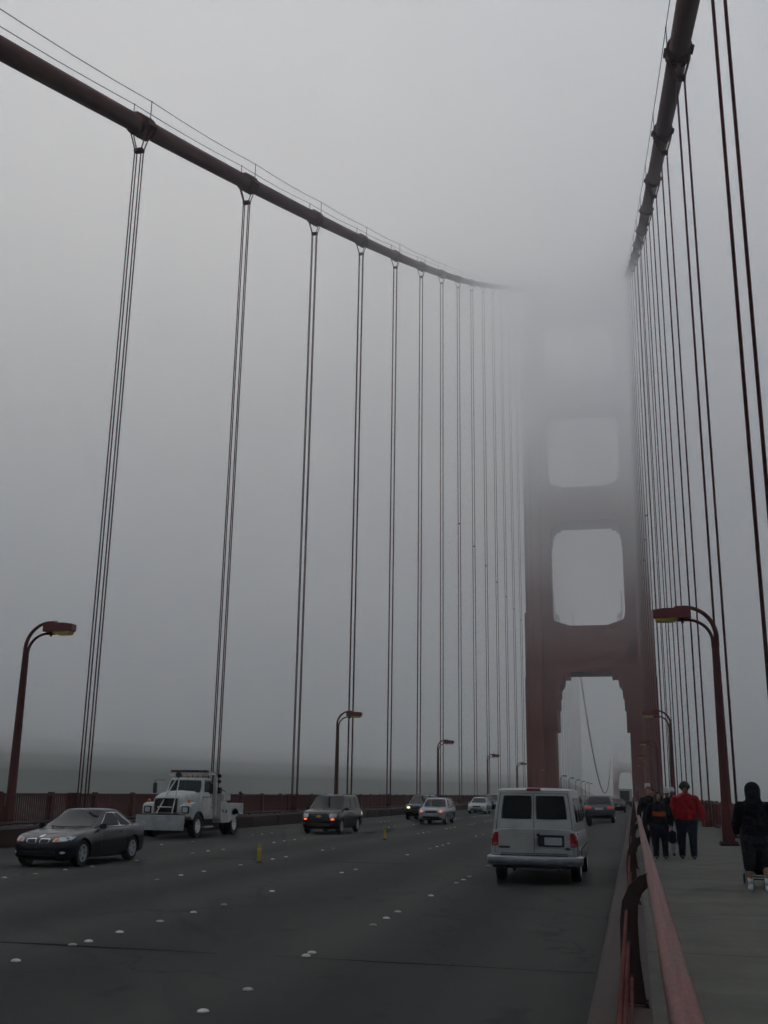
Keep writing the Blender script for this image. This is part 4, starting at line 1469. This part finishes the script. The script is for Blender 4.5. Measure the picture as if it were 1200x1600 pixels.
    for s in (-1, 1):
        b = MB()
        b.lathe([(0.05, -0.16), (0.20, -0.16), (0.20, -0.13), (0.11, -0.12), (0.11, 0.12), (0.20, 0.13), (0.20, 0.16), (0.05, 0.16)], 'x', 16, (s * 0.40, -1.15, 1.78))
        b.build('cable_drum', M['rubber'], t)
        b = MB()
        b.cbox(*sorted((s * 0.62, s * 1.14)), -1.75, -0.75, 1.63, 1.93, 0.03)
        b.build('tool_box', P, t)
        b = MB()
        b.cbox(*sorted((s * 0.90, s * 1.16)), -0.50, -0.30, 1.95, 2.25, 0.03)
        b.build('air_cleaner', M['black'], t)
        b = MB()
        b.prism([(-0.30, 1.6), (-0.05, 2.8), (-0.12, 2.8), (-0.42, 1.6)], 'x', *sorted((s * 0.66, s * 0.74)))
        b.build('brace', P, t)
        b = MB()
        b.tube([(s * 1.08, -3.2, 1.5), (s * 1.08, -3.2, 1.95)], 0.025, 6)
        b.ball((s * 1.08, -3.2, 2.0), (0.08, 0.06, 0.08), 8, 5)
        b.build('work_lamp', M['black'], t)
    b = MB()
    for k in range(7):
        x = -0.84 + 0.28 * k
        b.box(x - 0.015, x + 0.015, -0.16, -0.13, 1.75, 2.82)
    for k in range(5):
        z = 1.85 + 0.22 * k
        b.box(-0.86, 0.86, -0.128, -0.11, z - 0.012, z + 0.012)
    b.build('rack_guard', M['black'], t)
    return t


truck()

# far truck on the bridge
t = thing('truck', 'distant white truck far along the road below the far tower', 'truck', (8.75, 172, 0), AWAY)
b = MB()
b.cbox(-1.1, 1.1, -3.2, 1.5, 0.9, 2.75, 0.05)
b.build('cargo_box', M['plate'], t)
b = MB()
b.cbox(-1.0, 1.0, 1.6, 3.2, 0.7, 2.3, 0.12)
b.build('cab', M['white'], t)
b = MB()
b.box(-0.72, 0.72, -3.23, -3.201, 0.95, 2.45)
b.box(-1.05, 1.05, -3.25, 3.0, 0.55, 0.9)
b.build('chassis', M['black'], t)
for s in (-1, 1):
    for y in (-2.2, 2.4):
        b = MB()
        b.lathe([(0.001, -0.14), (0.46, -0.14), (0.48, 0), (0.46, 0.14), (0.001, 0.14)], 'x', 16, (s * 0.9, y, 0.48))
        b.build('wheel', M['rubber'], t)
t = thing('truck', 'faint grey truck just beyond the distant white truck', 'truck', (8.3, 215, 0), AWAY)
b = MB()
b.cbox(-1.1, 1.1, -4.2, 2.5, 0.9, 3.0, 0.15)
b.build('cargo_box', mat('truck_grey', (0.2, 0.2, 0.2), 0.5), t)
b = MB()
b.cbox(-1.0, 1.0, -4.0, 3.0, 0.5, 0.9, 0.05)
b.build('chassis', M['black'], t)
for s in (-1, 1):
    for y in (-3.0, 2.0):
        b = MB()
        b.lathe([(0.001, -0.14), (0.46, -0.14), (0.48, 0), (0.46, 0.14), (0.001, 0.14)], 'x', 16, (s * 0.9, y, 0.48))
        b.build('wheel', M['rubber'], t)

# ------------------------------------------------------------------ road studs and lane delineators
STUDS = [(6.62, 8.49), (6.63, 9.49), (3.84, 10.25), (3.81, 11.44), (3.8, 12.6), (3.79, 13.78), (3.79, 14.91), (3.81, 16.04), (3.77, 18.42), (6.53, 11.77), (6.54, 11.53), (6.59, 14.37), (6.58, 15.21), (6.56, 16.06), (6.57, 18.69), (6.56, 21.47), (6.57, 22.31), (6.56, 23.2), (-1.96, 19.11), (-1.93, 20.18), (-1.96, 21.41), (-1.95, 22.56), (-1.93, 24.78), (0.92, 19.84), (0.89, 21.03), (0.91, 22.19), (0.92, 24.4), (-1.93, 28.19), (-1.99, 29.46), (-1.89, 30.39), (-4.65, 32.08), (-4.63, 34.54), (0.88, 26.83), (0.88, 27.93), (0.88, 31.4), (0.85, 32.71), (-1.98, 35.26), (-2.07, 36.64), (-2.06, 37.79), (-1.94, 38.64), (3.76, 23.1), (3.8, 24.16), (3.7, 30.37), (3.65, 34.15), (3.64, 35.47), (3.66, 36.43), (3.61, 37.91), (6.49, 26.82), (3.6, 44.79), (3.6, 46.89), (3.84, 11.75)]
for x, y0 in ((-4.65, 40.5), (-1.95, 44.5), (0.9, 46), (3.7, 51.5), (6.55, 30.5)):
    for g in range(7):
        for k in range(3):
            STUDS.append((x + random.uniform(-0.03, 0.03), y0 + g * 7.3 + k * 1.15))
ROW = {-4.65: 'beside the tow truck', -1.95: 'between coupe and centre line', 0.9: 'along the yellow centre posts', 3.78: 'left of the silver van', 6.57: 'leading under the silver van'}
stud_me = {}
for i, (x, y) in enumerate(STUDS):
    key = i % 4
    if key not in stud_me:
        b = MB()
        r = 0.051
        sq = [1.0, 0.92, 1.06, 0.97][key]
        b.lathe([(r * 1.0, 0.0), (r * 0.96, 0.007), (r * 0.80, 0.015 * sq), (r * 0.5, 0.020 * sq), (0.002, 0.022 * sq)], 'z', 14)
        stud_me[key] = b.mesh('road_stud')
        wm = mat('stud_ceramic', [(0.50, 0.48, 0.41), (0.34, 0.33, 0.28), (0.44, 0.42, 0.36), (0.22, 0.21, 0.17)][key], 0.5, var=0.25, scale=25)
        stud_me[key].materials.append(wm)
        stud_me[key].polygons.foreach_set('use_smooth', [True] * len(stud_me[key].polygons))
    o = bpy.data.objects.new('road_stud', stud_me[key])
    C.objects.link(o)
    o.location = (x, y, 0.001)
    o.rotation_euler = (0, 0, random.uniform(0, 6))
    k = min(ROW, key=lambda q: abs(q - x))
    cnt = sum(1 for (xx, yy) in STUDS if min(ROW, key=lambda q: abs(q - xx)) == k and yy < y) + 1
    nth = str(cnt) + ('th' if 10 < cnt < 14 else {1: 'st', 2: 'nd', 3: 'rd'}.get(cnt % 10, 'th'))
    tag(o, nth + ' white lane stud from the front, in the row ' + ROW[k], 'road stud', 'studs of the row at ' + {-4.65: 'the tow truck', -1.95: 'the coupe', 0.9: 'the centre line', 3.78: 'the inner lane', 6.57: 'the van lane'}[k])

for x, y, lab in ((1.0, 25.44, 'nearest yellow lane post standing right of the dark coupe'), (0.9, 39.63, 'yellow lane post right of the maroon minivan'), (0.9, 75, 'small yellow lane post just left of the silver van'), (0.9, 110, 'tiny distant yellow lane post far up the centre line')):
    t = thing('lane_post', lab, 'lane post', (x, y, 0), 0, 'yellow posts along the centre line', 0.85)
    b = MB()
    b.lathe([(0.11, 0.0), (0.11, 0.03), (0.075, 0.05), (0.001, 0.05)], 'z', 14)
    b.build('base', M['black'], t)
    b = MB()
    b.lathe([(0.058, 0.04), (0.055, 0.46), (0.045, 0.50), (0.001, 0.505)], 'z', 14)
    b.build('tube', M['yellow'], t, smooth=True, angle=40)
    b = MB()
    b.lathe([(0.0595, 0.34), (0.0595, 0.41)], 'z', 14)
    b.build('reflective_band', mat('band_amber', (0.45, 0.30, 0.05), 0.35), t)


# ------------------------------------------------------------------ signs near the tower
def sign(x, y, z, w, h, m, label):
    t = thing('road_sign', label, 'sign', (x, y, SW), 0, 'signs near the tower')
    b = MB()
    b.tube([(0, 0, 0), (0, 0, z - SW + h / 2)], 0.05, 8)
    b.build('post', M['railing'], t)
    b = MB()
    b.cbox(-w / 2, w / 2, -0.09, -0.055, z - SW - h / 2, z - SW + h / 2, 0.01)
    b.build('panel', m, t)


sign(11.95, 150, 3.0, 0.75, 0.85, mat('sign_white', (0.5, 0.52, 0.52), 0.5, var=0.1, scale=4), 'blank pale square sign on a post before the right tower leg')
sign(10.62, 140, 2.75, 0.60, 0.65, mat('sign_dull_pink', (0.16, 0.11, 0.10), 0.6, var=0.1, scale=4), 'dull brownish square sign at the kerb above the handrail')


# ------------------------------------------------------------------ people
def capsule(b, p0, r0, p1, r1, sq=(1, 1), n=14):
    p0, p1 = Vector(p0), Vector(p1)
    d = (p1 - p0).normalized() if (p1 - p0).length > 1e-6 else Vector((0, 0, 1))
    pts, rs = [], []
    for k in range(5):
        a = math.pi / 2 * (1 - k / 4)
        pts.append(p0 - d * r0 * math.sin(a)); rs.append(max(r0 * math.cos(a), 1e-4))
    for k in range(1, 4):
        t = k / 4
        pts.append(p0.lerp(p1, t)); rs.append(r0 + (r1 - r0) * t)
    for k in range(5):
        a = math.pi / 2 * k / 4
        pts.append(p1 + d * r1 * math.sin(a)); rs.append(max(r1 * math.cos(a), 1e-4))
    b.tube(pts, rs, n, sq=sq)


def fuse(name, parts, m, parent, voxel=0.010, smooth=4):
    b = MB()
    for q in parts:
        capsule(b, *q)
    o = b.build(name, m, parent)
    r = o.modifiers.new('r', 'REMESH')
    r.mode = 'VOXEL'
    r.voxel_size = voxel
    s = o.modifiers.new('s', 'SMOOTH')
    s.iterations = smooth
    s.factor = 0.5
    bpy.context.view_layer.update()
    dg = bpy.context.evaluated_depsgraph_get()
    me = bpy.data.meshes.new_from_object(o.evaluated_get(dg))
    o.modifiers.clear()
    o.data = me
    me.polygons.foreach_set('use_smooth', [True] * len(me.polygons))
    return o


def fabric(name, col, rough=0.85):
    return mat(name, col, rough, var=0.35, scale=5, bump=0.9, bscale=9, spec=0.15, bdist=0.07)


def person(label, loc, rz, H, skin, top, legs, shoes, hair=None, hair_kind='short', hood=None, wide=1.0, arms=((0.02, 0.0), (0.02, 0.0)), stride=0.10, shorts=False, group=None, cap=None, elbows=((0.0, 0.0), (0.0, 0.0)), face=True):
    """front is -y; arms: (outward swing, forward swing) of the right(-x) and left(+x) arm as shares of the height"""
    t = thing('person', label, 'person', loc, rz, group)
    V = Vector
    hz = 0.50 * H
    hip = {s: V((s * 0.055 * H * wide, 0, hz)) for s in (-1, 1)}
    foot, knee = {}, {}
    for s in (-1, 1):
        f = -s * stride * H
        foot[s] = V((s * 0.062 * H * wide, f, 0.045 * H))
        knee[s] = V((s * 0.060 * H * wide, f * 0.45 - 0.02 * H, 0.275 * H))
    sh = {s: V((s * 0.108 * H * wide, 0.005 * H, 0.787 * H)) for s in (-1, 1)}
    el, wr = {}, {}
    for i, s in enumerate((-1, 1)):
        ox, fy = arms[i]
        el[s] = sh[s] + V((s * (0.035 + ox) * H * wide, 0.01 * H - fy * 0.5 * H, -0.165 * H))
        ex, ef = elbows[i]
        wr[s] = el[s] + V((s * (0.004 + ox * 0.6 + ex) * H, (-0.03 - fy * 0.6 - ef) * H, (-0.145 + abs(ef) * 0.75 + abs(ex) * 0.3) * H))
    neck, head = V((0, 0.005 * H, 0.85 * H)), V((0, -0.014 * H, 0.922 * H))
    w = wide
    hs_ = 1.08
    # skin: one continuous body
    p = [((0, 0, 0.52 * H), 0.075 * H * w, (0, 0, 0.62 * H), 0.070 * H * w, (1.15, 0.8)), ((0, 0, 0.62 * H), 0.070 * H * w, (0, 0, 0.76 * H), 0.085 * H * w, (1.15, 0.75)),
         ((0, 0.005 * H, 0.79 * H), 0.045 * H, neck, 0.032 * H), (neck, 0.032 * H, head, 0.034 * H),
         (head + V((0, 0.004 * H, 0.012 * H)) * hs_, 0.047 * H, head + V((0, 0.002 * H, 0.028 * H)) * hs_, 0.046 * H, (0.92, 1.08)), (head + V((0, -0.012 * H, -0.028 * H)) * hs_, 0.029 * H, head + V((0, -0.008 * H, 0.0)) * hs_, 0.039 * H),
         (head + V((0, -0.046 * H, 0.004 * H)) * hs_, 0.007 * H, head + V((0, -0.053 * H, -0.010 * H)) * hs_, 0.009 * H), (head + V((-0.006 * H, -0.042 * H, -0.027 * H)) * hs_, 0.006 * H, head + V((0.006 * H, -0.042 * H, -0.027 * H)) * hs_, 0.006 * H)]
    for s in (-1, 1):
        p += [(sh[s], 0.036 * H, el[s], 0.026 * H), (el[s], 0.026 * H, wr[s], 0.017 * H), ((0, 0, 0.78 * H), 0.045 * H, sh[s], 0.034 * H),
              (hip[s], 0.058 * H * w, knee[s], 0.036 * H), (knee[s], 0.034 * H, (knee[s] + foot[s]) / 2 + V((0, 0.012 * H, 0.02 * H)), 0.033 * H), ((knee[s] + foot[s]) / 2 + V((0, 0.012 * H, 0.02 * H)), 0.032 * H, foot[s] + V((0, 0.012 * H, 0.01 * H)), 0.020 * H), (foot[s] + V((0, 0.02 * H, -0.015 * H)), 0.022 * H, foot[s] + V((0, -0.07 * H, -0.025 * H)), 0.017 * H),
              (head + V((s * 0.041 * H, 0.004 * H, 0.008 * H)) * hs_, 0.006 * H, head + V((s * 0.043 * H, 0.006 * H, -0.010 * H)) * hs_, 0.005 * H)]
        # hand: palm, four curled fingers of their own lengths, thumb from the side
        d = (wr[s] - el[s]).normalized()
        side = V((0, -1, 0)) - d * d.dot(V((0, -1, 0)))
        side.normalize()
        inn = d.cross(side) * (1 if d.cross(side).x * s < 0 else -1)
        pc = wr[s] + d * 0.045
        p += [(wr[s], 0.019, pc, 0.026, (0.7, 1)), (wr[s] + d * 0.03 + side * 0.022, 0.014, pc + d * 0.03 + side * 0.024, 0.013), (wr[s] + d * 0.03 - side * 0.022, 0.014, pc + d * 0.03 - side * 0.024, 0.012)]
        for k, ln in enumerate((0.062, 0.072, 0.067, 0.052)):
            r0 = pc + d * 0.035 + side * (0.033 - 0.022 * k)
            m1 = r0 + d * ln * 0.55 + inn * 0.008
            m2 = m1 + d * ln * 0.35 + inn * ln * 0.40
            p += [(r0, 0.0100, m1, 0.0092), (m1, 0.0092, m2, 0.0080)]
        th0 = wr[s] + d * 0.02 + side * 0.030
        th1 = th0 + d * 0.035 + side * 0.022 + inn * 0.01
        p += [(th0, 0.0125, th1, 0.0105), (th1, 0.0105, th1 + d * 0.030 + inn * 0.010, 0.0088)]
    fuse('body', p, skin, t, 0.0075, 3)
    # trousers or long shorts
    q = [((0, 0, 0.55 * H), 0.092 * H * w, (0, 0, 0.48 * H), 0.088 * H * w, (1.1, 0.82))]
    for s in (-1, 1):
        kn = knee[s] + V((0, 0, -0.06 * H if shorts else 0))
        q += [(hip[s] + V((0, 0, -0.02 * H)), 0.072 * H * w, kn, 0.056 * H)]
        if not shorts:
            q += [(kn, 0.056 * H, foot[s] + V((0, 0.012 * H, 0.005 * H)), 0.044 * H)]
    fuse('shorts' if shorts else 'trousers', q, legs, t, 0.014)
    # jacket
    zb = 0.46 * H
    j = [((-0.052 * H * w, 0, zb + 0.055 * H), 0.066 * H * w, (0.052 * H * w, 0, zb + 0.055 * H), 0.066 * H * w), ((0, 0, zb + 0.11 * H), 0.100 * H * w, (0, 0, 0.62 * H), 0.097 * H * w, (1.12, 0.86)), ((0, 0, 0.62 * H), 0.096 * H * w, (0, 0, 0.75 * H), 0.100 * H * w, (1.14, 0.80)), ((0, 0.01 * H, 0.80 * H), 0.062 * H, (0, 0.008 * H, 0.835 * H), 0.046 * H)]
    for s in (-1, 1):
        j += [((0, 0.008 * H, 0.815 * H), 0.046 * H, sh[s], 0.040 * H), ((0, 0, 0.75 * H), 0.080 * H, sh[s] + V((-s * 0.02 * H, 0, -0.03 * H)), 0.042 * H), (sh[s], 0.045 * H * min(w, 1.15), el[s], 0.043 * H * min(w, 1.15)), (el[s], 0.045 * H * min(w, 1.15), wr[s] - (wr[s] - el[s]) * 0.03, 0.034 * H)]
    if hood:
        j += [(head + V((0, 0.014 * H, 0.026 * H)) * hs_, 0.078 * H, head + V((0, 0.030 * H, -0.03 * H)) * hs_, 0.076 * H, (1.0, 1.0)), (head + V((0, 0.035 * H, -0.03 * H)) * hs_, 0.070 * H, (0, 0.025 * H, 0.80 * H), 0.085 * H), (head + V((0, -0.01 * H, 0.045 * H)) * hs_, 0.050 * H, head + V((0, 0.02 * H, 0.045 * H)) * hs_, 0.052 * H)]
    else:
        j += [((-0.03 * H, 0.03 * H, 0.835 * H), 0.024 * H, (0.03 * H, 0.03 * H, 0.835 * H), 0.024 * H)]
    fuse('hooded_jacket' if hood else 'jacket', j, top, t, 0.013)
    for s in (-1, 1):
        f = foot[s]
        fuse('shoe', [(f + V((0, 0.022 * H, -0.022 * H)), 0.026 * H, f + V((0, -0.045 * H, -0.024 * H)), 0.025 * H, (1, 1)), (f + V((0, -0.045 * H, -0.026 * H)), 0.025 * H, f + V((0, -0.085 * H, -0.029 * H)), 0.019 * H), (f + V((0, 0.015 * H, 0.0)), 0.025 * H, f + V((0, 0.01 * H, 0.015 * H)), 0.024 * H)], shoes, t, 0.010, 3)
    if hair is not None:
        hh = [(head + V((0, 0.016 * H, 0.032 * H)) * hs_, 0.055 * H, head + V((0, 0.011 * H, 0.042 * H)) * hs_, 0.052 * H, (0.98, 1.0))]
        if hair_kind == 'long':
            for s in (-1, 1):
                hh.append((head + V((s * 0.040 * H, -0.006 * H, 0.02 * H)) * hs_, 0.026 * H, head + V((s * 0.046 * H, 0.004 * H, -0.080 * H)) * hs_, 0.026 * H))
            hh.append((head + V((0, 0.03 * H, 0)) * hs_, 0.045 * H, head + V((0, 0.035 * H, -0.07 * H)) * hs_, 0.040 * H))
        elif hair_kind == 'afro':
            hh = [(head + V((0, 0.018 * H, 0.026 * H)) * hs_, 0.068 * H, head + V((0, 0.016 * H, 0.034 * H)) * hs_, 0.068 * H)]
            for k in range(9):
                a = math.pi * k / 8
                hh.append((head + V((math.cos(a) * 0.050 * H, -0.004 * H, 0.022 * H + math.sin(a) * 0.038 * H)) * hs_, 0.019 * H, head + V((math.cos(a) * 0.054 * H, 0.015 * H, 0.020 * H + math.sin(a) * 0.042 * H)) * hs_, 0.020 * H))
        elif hair_kind == 'beanie':
            hh = [(head + V((0, 0.004 * H, 0.034 * H)) * hs_, 0.057 * H, head + V((0, 0.006 * H, 0.056 * H)) * hs_, 0.050 * H, (0.97, 1.02))]
        fuse({'beanie': 'knitted_hat'}.get(hair_kind, 'hair'), hh, hair, t, 0.009, 3)
    if cap is not None:
        hh = [(head + V((0, 0.004 * H, 0.030 * H)) * hs_, 0.056 * H, head + V((0, 0.004 * H, 0.042 * H)) * hs_, 0.051 * H, (0.97, 1.05)), (head + V((-0.02 * H, -0.058 * H, 0.026 * H)) * hs_, 0.009 * H, head + V((0.02 * H, -0.058 * H, 0.026 * H)) * hs_, 0.009 * H), (head + V((-0.03 * H, -0.040 * H, 0.030 * H)) * hs_, 0.010 * H, head + V((0.03 * H, -0.040 * H, 0.030 * H)) * hs_, 0.010 * H)]
        fuse('cap', hh, cap, t, 0.009, 2)
    if face:
        for s in (-1, 1):
            b = MB()
            b.ball(head + V((s * 0.017 * H, -0.0455 * H, 0.010 * H)) * hs_, (0.0055 * H, 0.003 * H, 0.0032 * H), 8, 5)
            b.build('eye', M['black'], t)
        b = MB()
        b.ball(head + V((0, -0.0475 * H, -0.0265 * H)) * hs_, (0.012 * H, 0.003 * H, 0.0026 * H), 8, 5)
        b.build('mouth', mat('lip', (0.16, 0.055, 0.045), 0.6), t)
    return t, head, wr, el


red = fabric('jacket_red', (0.27, 0.012, 0.016))
denim = fabric('denim_dark', (0.022, 0.027, 0.040))
blackc = fabric('cloth_black', (0.011, 0.012, 0.014))
navy = fabric('cloth_navy', (0.010, 0.013, 0.026))
grey = fabric('cloth_grey', (0.10, 0.10, 0.11))
paleg = fabric('cloth_pale', (0.36, 0.36, 0.35))
hairm = mat('hair_black', (0.010, 0.009, 0.011), 0.7, bump=0.8, bscale=60)
hairb = mat('hair_brown', (0.035, 0.018, 0.012), 0.7, bump=0.6, bscale=60)
hairr = mat('hair_auburn', (0.10, 0.035, 0.018), 0.7, bump=0.6, bscale=60)
shoe_b = mat('shoe_black', (0.012, 0.012, 0.013), 0.5)
shoe_w = mat('shoe_white', (0.62, 0.62, 0.62), 0.5, var=0.12, scale=12)
wool_w = fabric('wool_white', (0.55, 0.54, 0.52))

t, head, wr, el = person('large person in a bright red jacket and dark jeans walking towards us', (11.33, 28.3, SW), 0.0, 1.84, M['skin_dark'], red, denim, shoe_b, hairm, 'afro', wide=1.22, arms=((0.010, -0.02), (0.020, 0.02)), elbows=((0, 0), (0.012, 0.03)), stride=0.03, group='people walking towards the camera')
# bag carried in the right hand
tb = thing('bag', 'black bag hanging from the hand of the person in red', 'bag', (11.33 + wr[-1].x, 28.3 + wr[-1].y, SW), 0)
b = MB()
b.cbox(-0.09, 0.09, -0.16, 0.16, wr[-1].z - 0.52, wr[-1].z - 0.22, 0.03)
b.build('pouch', blackc, tb, smooth=True, angle=50)
b = MB()
b.tube([(0, -0.12, wr[-1].z - 0.24), (0, -0.07, wr[-1].z - 0.11), (0, 0.0, wr[-1].z - 0.085), (0, 0.07, wr[-1].z - 0.11), (0, 0.12, wr[-1].z - 0.24)], 0.012, 6)
b.build('strap', blackc, tb)

t, head, wr, el = person('long-haired woman in a black jacket with an orange chest band, by the handrail', (10.66, 27.9, SW), 0.0, 1.60, M['skin'], blackc, navy, shoe_b, hairb, 'long', wide=1.12, arms=((0.012, 0.01), (0.012, 0.01)), elbows=((-0.01, 0.03), (-0.01, 0.03)), stride=0.03, group='people walking towards the camera')
# band across the chest of the jacket
jk = [c for c in C.objects if c.parent is t and c.name.startswith('jacket')][0]
bv = bvh_of(jk)
patch(bv, 'B', rect(-0.16, 0.16, 1.02, 1.13), 'chest_band', fabric('band_orange', (0.28, 0.040, 0.014)), t, 0.008, 0.1, 8, 0.01)
person('person in a white knitted hat and pale trousers behind the woman with the orange band', (10.92, 29.6, SW), 0.0, 1.70, M['skin_dark'], navy, paleg, shoe_b, wool_w, 'beanie', stride=0.03, group='people walking towards the camera', arms=((0.03, 0), (0.03, 0)))
person('person in a white cap and black coat between the hatted walker and the red jacket', (11.30, 37.0, SW), 0.0, 1.78, M['skin_dark'], blackc, blackc, shoe_b, None, cap=wool_w, stride=0.05, group='people walking towards the camera')
person('auburn-haired person in a dark coat farthest left along the handrail', (10.50, 33.5, SW), 0.0, 1.76, M['skin'], blackc, navy, shoe_b, hairr, 'short', stride=0.05, group='people walking towards the camera')
person('dim distant walker in dark clothes seen over the handrail group', (10.75, 41.0, SW), 0.0, 1.74, M['skin'], grey, navy, shoe_b, hairb, 'short', stride=0.05, group='people walking towards the camera')
t, head, wr, el = person('person seen from behind in a black hooded jacket and long shorts pushing a stroller', (12.04, 19.3, SW), math.pi, 1.72, M['skin'], fabric('hoodie_black', (0.010, 0.011, 0.016)), fabric('shorts_dark', (0.020, 0.021, 0.026)), shoe_w, None, hood=True, wide=1.2, arms=((0.0, 0.16), (0.0, 0.16)), elbows=((-0.02, 0.07), (-0.02, 0.07)), stride=0.05, shorts=True)
for s in (-1, 1):
    b = MB()
    f = Vector((s * 0.062 * 1.72 * 1.2, -s * 0.05 * 1.72 + 0.02, 0.10))
    b.lathe([(0.042, 0.0), (0.045, 0.05), (0.047, 0.10), (0.040, 0.105)], 'z', 12, tuple(f))
    b.build('sock', shoe_w, t, smooth=True)


def stroller(x, y):
    t = thing('stroller', 'black stroller with small twin wheels pushed by the hooded person', 'stroller', (x, y, SW), 0)
    for sx in (-1, 1):
        b = MB()
        b.tube([(sx * 0.24, -0.55, 1.02), (sx * 0.24, -0.30, 0.85), (sx * 0.25, 0.35, 0.16)], 0.014, 6)
        b.tube([(sx * 0.25, -0.28, 0.12), (sx * 0.24, 0.10, 0.62), (sx * 0.23, 0.16, 0.95)], 0.014, 6)
        b.tube([(sx * 0.25, -0.28, 0.20), (sx * 0.25, 0.33, 0.22)], 0.012, 6)
        b.build('side_frame', M['black'], t)
        for wy in (-0.30, 0.36):
            for dx in (-0.035, 0.035):
                b = MB()
                b.lathe([(0.045, -0.014), (0.078, -0.016), (0.092, -0.008), (0.092, 0.008), (0.078, 0.016), (0.045, 0.014)], 'x', 18, (sx * 0.27 + dx, wy, 0.093))
                w_ = b.build('wheel', M['rubber'], t, smooth=True, angle=40)
                b = MB()
                b.lathe([(0.001, -0.010), (0.046, -0.010), (0.046, 0.010), (0.001, 0.010)], 'x', 12, (sx * 0.27 + dx, wy, 0.093))
                b.build('hub', M['alloy'], w_)
    b = MB()
    b.tube([(-0.24, -0.55, 1.02), (-0.10, -0.60, 1.04), (0.10, -0.60, 1.04), (0.24, -0.55, 1.02)], 0.018, 8)
    b.build('handlebar', M['rubber'], t)
    b = MB()
    b.tube([(-0.27, -0.30, 0.13), (0.27, -0.30, 0.13)], 0.012, 6)
    b.tube([(-0.27, 0.36, 0.13), (0.27, 0.36, 0.13)], 0.012, 6)
    b.build('axle', M['black'], t)
    b = MB()
    b.prism([(-0.22, 0.40), (0.20, 0.33), (0.26, 0.36), (-0.12, 0.46), (-0.28, 0.95), (-0.32, 0.93)], 'x', -0.22, 0.22)
    b.build('seat', blackc, t)
    b = MB()
    rings = []
    for k in range(8):
        a = math.pi * (0.05 + 0.55 * k / 7)
        rings.append([(0.235 * math.cos(u), 0.0 - 0.30 * math.cos(a) * (0.8 + 0.2 * math.sin(u)), 0.80 + 0.30 * math.sin(a) * math.sin(u) + 0.02) for u in [math.pi * i / 10 for i in range(11)]])
    n = 11
    vs = [p for g in rings for p in g]
    fs = [(i * n + j, i * n + j + 1, (i + 1) * n + j + 1, (i + 1) * n + j) for i in range(7) for j in range(10)]
    b.add(vs, fs)
    b.build('canopy', blackc, t, smooth=True)
    b = MB()
    b.cbox(-0.20, 0.20, -0.26, 0.22, 0.20, 0.34, 0.04)
    b.build('basket', blackc, t)
    return t


stroller(12.24, 20.30)


# ------------------------------------------------------------------ fog
def vol(name, dens, aniso, col=(0.985, 0.985, 0.985)):
    m = bpy.data.materials.new(name)
    m.use_nodes = True
    nt = m.node_tree
    nt.nodes.clear()
    o = nt.nodes.new('ShaderNodeOutputMaterial')
    v = nt.nodes.new('ShaderNodeVolumePrincipled')
    v.inputs['Color'].default_value = (*col, 1)
    v.inputs['Density'].default_value = dens
    v.inputs['Anisotropy'].default_value = aniso
    nt.links.new(v.outputs[0], o.inputs['Volume'])
    return m


b = MB()
b.box(-14100, 14100, -14100, 14100, -68, 162)
tag(b.build('haze', vol('haze_air', 0.0005, 0.2, (0.80, 0.80, 0.76))), kind='stuff')


def bank(name, w, z0, z1, dens, amp, seed):
    """a layer of low cloud whose underside rises and falls; fine near the bridge, coarse far off"""
    from mathutils import noise
    n = 44
    ax = [w * math.sinh(7.0 * (2 * k / n - 1)) / math.sinh(7.0) for k in range(n + 1)]
    vs = []
    for x in ax:
        for y in ax:
            yy = y + 120
            yy = max(-w, min(w, yy)) if abs(y) < w else y
            p = Vector((x / 95 + seed, yy / 95, seed * 0.37))
            h = noise.noise(p) + 0.55 * noise.noise(p * 2.6) + 0.3 * noise.noise(p * 6.1)
            vs.append((x, yy, z0 + amp * h))
    fs = []
    for i in range(n):
        for j in range(n):
            k = i * (n + 1) + j
            fs.append((k, k + 1, k + n + 2, k + n + 1))
    m = n + 1
    rim = [i * m for i in range(m)] + [n * m + j for j in range(1, m)] + [i * m + n for i in range(n - 1, -1, -1)] + [j for j in range(n - 1, 0, -1)]
    base = len(vs)
    vs += [(vs[k][0], vs[k][1], z1) for k in rim]
    L = len(rim)
    for k in range(L):
        fs.append((rim[k], rim[(k + 1) % L], base + (k + 1) % L, base + k))
    fs.append(tuple(range(base, base + L)))
    b = MB()
    b.add(vs, fs)
    tag(b.build('fog_bank', vol(name, dens, 0.6)), kind='stuff')


for name, w, z0, z1, d in (('fog_thin', 14060, 19, 161.5, 0.0007), ('fog_lower', 14050, 37, 161.0, 0.0026), ('fog_upper', 14020, 79, 160.0, 0.0155)):
    b = MB()
    b.box(-w, w, -w, w, z0, z1)
    tag(b.build('fog_bank', vol(name, d, 0.6)), kind='stuff')
bank('fog_middle', 14040, 57, 160.5, 0.0080, 6.0, 8.3)
